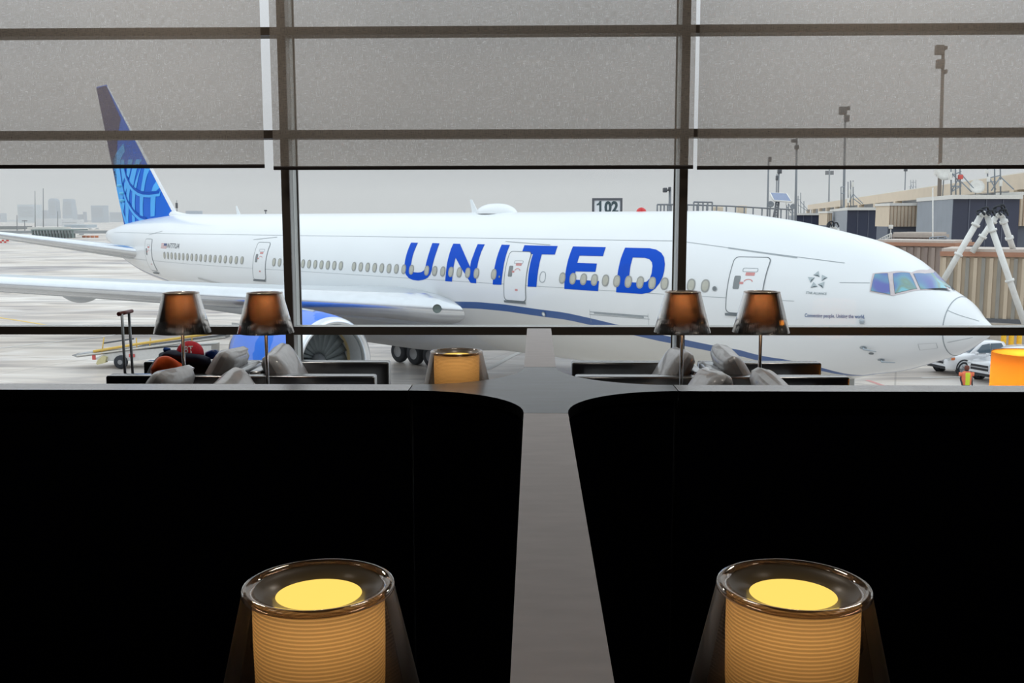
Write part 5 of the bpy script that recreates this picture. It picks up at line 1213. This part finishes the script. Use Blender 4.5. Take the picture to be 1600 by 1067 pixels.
# ------------------------------------------------------------------ vehicles
VW = mat('white_car_paint', (236, 238, 242), .2, 0, .01, 1, 0, .5, (1, 1, 1), .4); VG = mat('dark_car_glass', (96, 112, 124), .08); VB = mat('black_car_trim', (48, 50, 54), .5)
AL = mat('alloy_wheel', (186, 188, 192), .3, .6); HL = mat('headlamp_glass', (206, 210, 212), .1); AMB = mat('amber_indicator', (228, 128, 72), .3)
def pickup(loc, rz, label, emblem=True):
    e = thing('pickup_truck', loc, label, 'vehicle', None); T = Matrix.Translation(Vector(loc)) @ Matrix.Rotation(rz, 4, 'Z')
    def sec(x, hw, z0, z1, r=.10):
        pts = [(-hw+r*.6, z0), (-hw, z0+r), (-hw, z0+(z1-z0)*.5), (-hw+.02, z1-r), (-hw+r, z1), (hw-r, z1), (hw-.02, z1-r), (hw, z0+(z1-z0)*.5), (hw, z0+r), (hw-r*.6, z0)]
        return [T @ Vector((x, y, z)) for y, z in pts]
    m = MB(); m.loft([sec(*q) for q in ((2.68, .70, .42, .88), (2.62, .84, .36, .98), (2.45, .92, .34, 1.05), (2.0, .95, .34, 1.10), (1.2, .95, .34, 1.17), (.8, .95, .34, 1.16), (-.9, .95, .36, 1.14), (-1.0, .95, .38, 1.14), (-2.6, .94, .44, 1.12), (-2.72, .90, .50, 1.08))], 0, True, True); m.build('body', VW, e)
    def cs(x, hb, ht, z1, r=.07): return [T @ Vector((x, y, z)) for y, z in [(-hb, 1.10), (-(hb*.4+ht*.6), 1.10+(z1-1.1)*.6), (-ht, z1-r), (-ht+r*1.5, z1), (ht-r*1.5, z1), (ht, z1-r), (hb*.4+ht*.6, 1.10+(z1-1.1)*.6), (hb, 1.10)]]
    m = MB(); m.loft([cs(1.25, .84, .80, 1.17, .01), cs(.55, .88, .72, 1.66), (cs(.2, .88, .72, 1.76)), cs(-.7, .88, .72, 1.78), cs(-1.05, .88, .70, 1.72), cs(-1.28, .86, .72, 1.16, .01)], 0, True, True); m.build('cab', VW, e)
    def quad(pts, d, name, m_, par=e): m = MB(); m.prism([T @ Vector(p) for p in pts], T.to_3x3() @ Vector(d)); return m.build(name, m_, par)
    quad([(1.20, -.72, 1.21), (1.20, .72, 1.21), (.62, .62, 1.62), (.62, -.62, 1.62)], (.03, 0, .03), 'windscreen', VG)
    for s in (-1, 1):
        quad([(.98, s*.895, 1.20), (.48, s*.79, 1.62), (.0, s*.775, 1.68), (.0, s*.89, 1.20)], (0, s*.012, 0), 'side_window', VG)
        quad([(-.06, s*.89, 1.20), (-.06, s*.775, 1.68), (-.75, s*.775, 1.68), (-1.0, s*.88, 1.22)], (0, s*.012, 0), 'side_window', VG)
        for wx_ in (1.70, -1.60):
            m = MB(); o_ = T @ Vector((wx_, s*.84, .39)); ay = T.to_3x3() @ Vector((0, 1, 0))
            m.lathe([(.26, -.11), (.36, -.12), (.39, -.08), (.39, .08), (.36, .12), (.26, .11)], 22, o_, ay, 0); w__ = m.build('wheel', RUBBER, e)
            m = MB(); m.lathe([(.0001, s*.07), (.08, s*.09), (.24, s*.10), (.27, s*.08)], 20, o_, ay); 
            for k in range(6):
                a_ = 2*PI*k/6; m.tube([T @ Vector((wx_+.06*math.cos(a_), s*.955, .39+.06*math.sin(a_))), T @ Vector((wx_+.23*math.cos(a_), s*.955, .39+.23*math.sin(a_)))], .03, 6)
            m.build('hub', AL, w__)
            m = MB(); m.lathe([(.40, s*.12), (.48, s*.125), (.48, s*.10), (.40, s*.08)], 24, T @ Vector((wx_, s*.84, .42)), ay); m.build('wheel_arch', VB, e)
        quad([(2.50, s*.62, .86), (2.66, s*.60, .84), (2.62, s*.86, .86), (2.30, s*.955, .90)], (0, 0, .15), 'headlamp', HL)
        quad([(2.40, s*.90, .88), (2.48, s*.90, .88), (2.38, s*.97, .88), (2.30, s*.975, .90)], (0, 0, .12), 'indicator', AMB)
        m = MB(); m.box(.95, s*1.05-.10, 1.12, 1.08, s*1.05+.10, 1.30, M=T, r=.04); m.build('wing_mirror', VW, e)
        quad([(2.62, s*.62, .50), (2.66, s*.60, .50), (2.60, s*.80, .50), (2.54, s*.82, .50)], (.03, 0, .13), 'fog_lamp', VB)
    quad([(2.69, -.56, .66), (2.69, .56, .66), (2.68, .54, .94), (2.68, -.54, .94)], (.02, 0, 0), 'grille', VB)
    quad([(2.71, -.58, .78), (2.71, .58, .78), (2.71, .58, .83), (2.71, -.58, .83)], (.015, 0, 0), 'grille_bar', AL)
    quad([(2.66, -.70, .38), (2.66, .70, .38), (2.66, .70, .52), (2.66, -.70, .52)], (.05, 0, 0), 'lower_bumper', VB)
    return e
p1 = at_g(1503, 587); rz = PI+math.radians(16); off = Matrix.Rotation(rz, 3, 'Z') @ Vector((1.7, .84, 0))
pickup((p1.x-off.x, p1.y-off.y, GZ), rz, 'white pickup truck under the aircraft nose, the farther and more visible of two')
p2 = at_g(1529, 598); off = Matrix.Rotation(PI+math.radians(23), 3, 'Z') @ Vector((2.68, 0, 0))
pickup((p2.x-off.x, p2.y-off.y, GZ), PI+math.radians(23), 'white pickup truck partly behind the orange drum lamp, nose only')
# worker in a safety vest, seen from behind
wp = at_z(1511, 571, GZ+1.78); wl = Vector((wp.x, wp.y, GZ))
e = thing('person', wl, 'person in an orange and lime safety vest standing before the white pickup trucks', 'person')
def skin(name, joints, edges, m_, parent, levels=2, loc=Vector()):
    me = bpy.data.meshes.new(name); me.from_pydata([Vector(j[:3]) for j in joints], edges, []); o = bpy.data.objects.new(name, me); C.objects.link(o); o.parent = parent
    sk = o.modifiers.new('skin', 'SKIN'); sk.use_smooth_shade = True
    for i, j in enumerate(joints): me.skin_vertices[0].data[i].radius = (j[3], j[4] if len(j) > 4 else j[3])
    me.skin_vertices[0].data[0].use_root = True
    sb = o.modifiers.new('sub', 'SUBSURF'); sb.levels = levels; sb.render_levels = levels; me.materials.append(m_); return o
J = [(0, 0, .98, .15, .11), (0, 0, 1.2, .13, .10), (0, .0, 1.42, .17, .10), (0, .0, 1.52, .06), (0, -.01, 1.66, .085, .10), (0, -.01, 1.74, .06),
     (.19, 0, 1.42, .06), (.25, .02, 1.16, .045), (.24, -.08, .92, .033), (.24, -.10, .86, .035),
     (-.19, 0, 1.42, .06), (-.25, .02, 1.16, .045), (-.22, -.10, .93, .033), (-.22, -.12, .87, .035),
     (.10, 0, .90, .09), (.12, 0, .50, .06), (.13, .03, .09, .045), (.13, -.10, .05, .04),
     (-.10, 0, .90, .09), (-.12, 0, .50, .06), (-.13, .03, .09, .045), (-.13, -.10, .05, .04)]
E_ = [(0, 1), (1, 2), (2, 3), (3, 4), (4, 5), (2, 6), (6, 7), (7, 8), (8, 9), (2, 10), (10, 11), (11, 12), (12, 13), (0, 14), (14, 15), (15, 16), (16, 17), (0, 18), (18, 19), (19, 20), (20, 21)]
skin('body', J, E_, mat('dark_work_clothes', (66, 62, 66), .8), e)
for s in (-1, 1):
    for k in range(5): skin('finger', [(s*.24+s*(k-2)*.012, -.11, .86, .010), (s*.24+s*(k-2)*.014, -.13, .80+.006*abs(k-2), .008)], [(0, 1)], mat('skin_tone', (168, 112, 88), .6), e, 1)
m = MB(); m.lathe([(.085, 1.585), (.108, 1.64), (.110, 1.70), (.09, 1.76), (.05, 1.785), (.0001, 1.79)], 20, wl+Vector((0, -.01, 0))); m.build('hair', mat('reddish_brown_hair', (112, 62, 50), .8), e)
VO = mat('vest_orange', (240, 128, 92), .7); VL = mat('vest_lime', (212, 232, 60), .7)
def vsec(z, a, b): return [wl+Vector((a*math.cos(t), b*math.sin(t), z)) for t in [2*PI*k/28 for k in range(28)]]
m = MB(); m.loft([vsec(.90, .22, .165), vsec(1.05, .225, .165), vsec(1.25, .235, .165), vsec(1.40, .26, .16), vsec(1.47, .20, .14), vsec(1.53, .10, .10)], 0, False, True)
for i, f in enumerate(m.f):
    c = sum((m.v[k] for k in f), Vector())/4-wl
    m.m[i] = 1 if abs(c.x) < .115 and c.z < 1.47 else 0
m.build('safety_vest', [VO, VL], e)
m = MB(); [m.tube([wl+Vector((s*.27, .0, 1.46)), wl+Vector((s*.28, .01, 1.30))], [.075, .065], 12) for s in (-1,)]; m.build('sleeve', VO, e)
m = MB(); [m.tube([wl+Vector((s*.27, .0, 1.46)), wl+Vector((s*.28, .01, 1.30))], [.075, .065], 12) for s in (1,)]; m.build('sleeve', VO, e)
# belt loader behind the lounge chairs
LYY = at_g(189, 576).y
def bl(x, y, dy=0): return at_y(x, y, LYY+dy)
e = thing('belt_loader', bl(190, 576), 'white belt loader with a yellow handrail on the apron at the left', 'belt loader')
MB().prism([bl(*q) for q in ((165, 552), (205, 548), (262, 543), (330, 540), (330, 557), (262, 558), (206, 564), (165, 564), (146, 561))], (0, 1.5, 0)).build('chassis', mat('loader_white', (222, 222, 220), .5), e)
MB().prism([bl(*q) for q in ((112, 555), (122, 553.2), (352, 524), (352, 529), (165, 553), (120, 558.5))], (0, .9, 0)).build('conveyor', mat('conveyor_grey', (168, 170, 172), .5), e)
MB().prism([bl(*q, .05) for q in ((113, 554.6), (352, 523.4), (352, 524.2), (113, 556))], (0, .8, 0)).build('belt', RUBBER, e)
MB().tube([bl(146, 549, -.05), bl(215, 537.5, -.05), bl(352, 518, -.05)], .075, 8).build('handrail', YEL, e)
MB().tube([bl(120, 556, -.06), bl(352, 527, -.06)], .05, 8).build('side_rail', ROOFW, e)
for x0, y0, x1, y1 in ((159, 553, 162.5, 527), (214, 546, 213, 528), (234, 542, 235, 528), (300, 533, 300, 521)): MB().tube([bl(x0, y0, -.05), bl(x1, y1, -.05)], .035, 6).build('rail_post', YEL, e)
MB().tube([bl(162, 536, .8), bl(209, 529, .8)], .05, 6).build('far_rail', DKM, e)
m = MB(); m.prism([bl(*q, -.2) for q in ((152, 563), (160, 556), (166, 558), (164, 567), (152, 570), (150, 568))], (0, .35, 0)); m.build('front_jack', mat('cream_jack', (214, 206, 160), .6), e)
for x in (189, 262):
    for dy in (-.05, 1.4):
        m = MB(); c = bl(x, 565.4, dy); m.lathe([(.0001, -.12), (.36, -.13), (.38, -.08), (.38, .08), (.36, .13), (.0001, .12)], 20, c, (0, 1, 0)); w_ = m.build('wheel', RUBBER, e)
        m = MB(); m.lathe([(.0001, -.145), (.14, -.14)], 14, c, (0, 1, 0)); m.build('hub', HUBG, w_)
for x0, x1, y0, y1 in ((144, 149.5, 555, 562), (201.5, 210.5, 553, 558)):
    a = bl(x0, y0, -.03); b = bl(x1, y1, -.03); MB().box(a.x, a.y-.02, b.z, b.x, a.y+.03, a.z).build('red_reflector', mat('reflector_red', (214, 96, 92), .4), e)
# ------------------------------------------------------------------ far field: skyline, sheds, barriers
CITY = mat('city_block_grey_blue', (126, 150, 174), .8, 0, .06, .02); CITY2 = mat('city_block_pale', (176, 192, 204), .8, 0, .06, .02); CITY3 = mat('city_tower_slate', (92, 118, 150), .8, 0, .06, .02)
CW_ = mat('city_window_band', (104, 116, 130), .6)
def block(x0, x1, yt, Y, m_, label, yb=353, dep=None, shape=None, bands=6, name='city_building'):
    a = at_y(x0, yt, Y); b = at_y(x1, yb, Y); e = thing(name, ((a.x+b.x)/2, Y, GZ), label, 'building'); dep = dep or min(60, (b.x-a.x)); H_ = a.z-GZ
    if shape == 'dome':
        w_ = b.x-a.x; pts = [Vector((a.x, Y, GZ)), Vector((b.x, Y, GZ))]+[Vector(((a.x+b.x)/2+w_/2*math.cos(t), Y, a.z-w_*.42+w_*.42*math.sin(t))) for t in [PI*i/14 for i in range(15)]]
        MB().prism(pts, (0, dep, 0)).build('walls', m_, e)
    elif shape == 'taper':
        w_ = b.x-a.x; pts = [Vector((a.x+w_*u, Y, GZ+H_*v)) for u, v in ((0, 0), (1, 0), (.97, .55), (.90, .75), (.86, .97), (.80, .97), (.75, 1.0), (.18, 1.0), (.12, .97), (.10, .75), (.03, .55))]
        MB().prism(pts, (0, dep, 0)).build('walls', m_, e)
    else: MB().box(a.x, Y, GZ, b.x, Y+dep, a.z).build('walls', m_, e)
    if bands:
        m = MB()
        for i in range(1, bands+1):
            z = GZ+H_*(.25+.68*i/(bands+1)); k = .12 if shape else .05; m.box(a.x+(b.x-a.x)*k, Y-.3, z-H_*.015, b.x-(b.x-a.x)*k, Y, z+H_*.015)
        m.build('window_bands', CW_, e)
    return e
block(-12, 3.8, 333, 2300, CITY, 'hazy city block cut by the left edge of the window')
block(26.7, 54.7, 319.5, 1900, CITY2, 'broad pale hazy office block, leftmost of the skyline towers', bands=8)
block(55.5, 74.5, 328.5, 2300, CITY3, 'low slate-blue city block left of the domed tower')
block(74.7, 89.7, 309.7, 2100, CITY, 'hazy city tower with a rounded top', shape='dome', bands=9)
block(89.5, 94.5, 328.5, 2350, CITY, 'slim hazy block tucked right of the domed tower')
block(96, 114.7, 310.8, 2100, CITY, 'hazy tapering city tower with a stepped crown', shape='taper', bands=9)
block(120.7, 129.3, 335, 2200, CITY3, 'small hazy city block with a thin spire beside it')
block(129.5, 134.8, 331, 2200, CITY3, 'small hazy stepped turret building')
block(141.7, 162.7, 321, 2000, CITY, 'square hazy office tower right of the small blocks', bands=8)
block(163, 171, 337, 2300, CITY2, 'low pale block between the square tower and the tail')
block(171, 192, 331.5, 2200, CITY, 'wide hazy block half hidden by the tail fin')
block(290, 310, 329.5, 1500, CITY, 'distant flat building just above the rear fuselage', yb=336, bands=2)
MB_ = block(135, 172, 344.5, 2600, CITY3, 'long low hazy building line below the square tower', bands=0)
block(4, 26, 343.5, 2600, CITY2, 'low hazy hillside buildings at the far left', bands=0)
SH = mat('white_shed_wall', (214, 218, 222), .6); 
block(55, 96, 341.5, 1100, SH, 'row of white airport sheds with tanks under the skyline', yb=356, bands=0, name='airport_shed')
block(96, 121, 343, 1050, SH, 'white airport hangar with a pale roof right of the sheds', yb=356, bands=1, name='airport_shed')
block(100, 136, 351, 900, CITY2, 'long low pale shed in front of the hangar', yb=357, bands=1, name='airport_shed')
block(-20, 27, 353.5, 760, mat('dark_bank', (108, 112, 112), .8), 'low dark grey building line at the far left above the wing', yb=358, bands=0, name='airport_shed')
# bus shelter with a white roof and its columns
e = thing('shelter', at_y(80, 368, 420), 'long open grey-green shelter with a white roof end beneath the skyline', 'shelter')
a = at_y(46, 355, 430); b = at_y(86, 357.6, 430); MB().box(a.x, 428, b.z-.3, b.x, 445, a.z).build('white_roof', ROOFW, e)
a = at_y(48, 358.5, 425); b = at_y(113, 360.2, 425); MB().box(a.x, 425, b.z, b.x, 440, a.z).build('long_roof', mat('green_grey_metal', (120, 136, 134), .6), e)
for i in range(14):
    a = at_y(50+4.8*i, 359, 426); MB().box(a.x-.25, 426, GZ, a.x+.25, 427, a.z).build('column', mat('green_grey_metal', (120, 136, 134), .6), e)
a = at_y(48, 365, 430); b = at_y(113, 369, 430); MB().box(a.x, 432, GZ, b.x, 433, a.z).build('back_wall', mat('green_grey_dark', (132, 146, 146), .7), e)
# grass strip and far fence line
a = at_y(96, 358, 560); struct(MB().box(-700, 560, GZ, 500, 563, GZ+1.6).build('wall_far_fence', mat('fence_grey', (142, 148, 152), .8)))
for i, (x, c, lab) in enumerate(((126, ROOFW, 'tiny white parked car far beyond the tail, left one'), (140, ROOFW, 'tiny white parked car far beyond the tail, middle one'), (151, ROOFW, 'tiny white parked car far beyond the tail, right one'))):
    a = at_g(x, 369.5 if i == 0 else 359.5); k = .8
    e = thing('distant_car', a, lab, 'vehicle', 'distant parked cars'); MB().box(a.x-2.2*k, a.y, GZ+.3, a.x+2.2*k, a.y+1.8, GZ+1.1*k, r=.2).build('body', c, e); MB().box(a.x-1.1*k, a.y+.1, GZ+1.1*k, a.x+1.2*k, a.y+1.6, GZ+1.6*k, r=.15).build('cab', CW_, e)
for i in range(4):
    a = at_g(131+6.5*i, 371.2); o = MB().box(a.x-.78, a.y, GZ, a.x+.78, a.y+.5, GZ+.9, r=.1).build('road_barrier', mat('barrier_orange', (214, 132, 88), .6)); tag(o, 'distant orange road barrier beyond the tailplane, %s of the row of four' % ('first from the left', 'second from the left', 'third from the left', 'rightmost')[i], 'barrier', 'orange barriers beyond the tailplane')
e = thing('checkered_barrier', at_g(4, 379.5), 'red and white checkered barrier at the left edge under the tailplane', 'barrier')
for i in range(8):
    m = MB(); a = at_g(-14+3.4*i, 379.5); b = at_g(-14+3.4*(i+1), 379.5)
    for r in (0, 1): m.box(a.x, a.y, GZ+.55*r, b.x, a.y+.4, GZ+.55*(r+1), (i+r) % 2)
    m.build('barrier_block', [mat('barrier_red', (204, 60, 56), .6), ROOFW], e)
# low haze over the far field
hm, n, o = new_mat('airfield_haze'); vs_ = n.nodes.new('ShaderNodeVolumeScatter'); vs_.inputs['Color'].default_value = (.97, .98, 1, 1); vs_.inputs['Density'].default_value = .00046
va_ = n.nodes.new('ShaderNodeVolumeAbsorption'); va_.inputs['Color'].default_value = (.25, .2, .1, 1); va_.inputs['Density'].default_value = .00014
as_ = n.nodes.new('ShaderNodeAddShader'); n.links.new(vs_.outputs[0], as_.inputs[0]); n.links.new(va_.outputs[0], as_.inputs[1]); n.links.new(as_.outputs[0], o.inputs['Volume'])
hz = MB().box(-3500, 300, GZ-.5, 3500, 4800, GZ+130).build('haze', hm); stuff(hz, 'thin grey haze lying over the airfield and the distant skyline', 'haze')
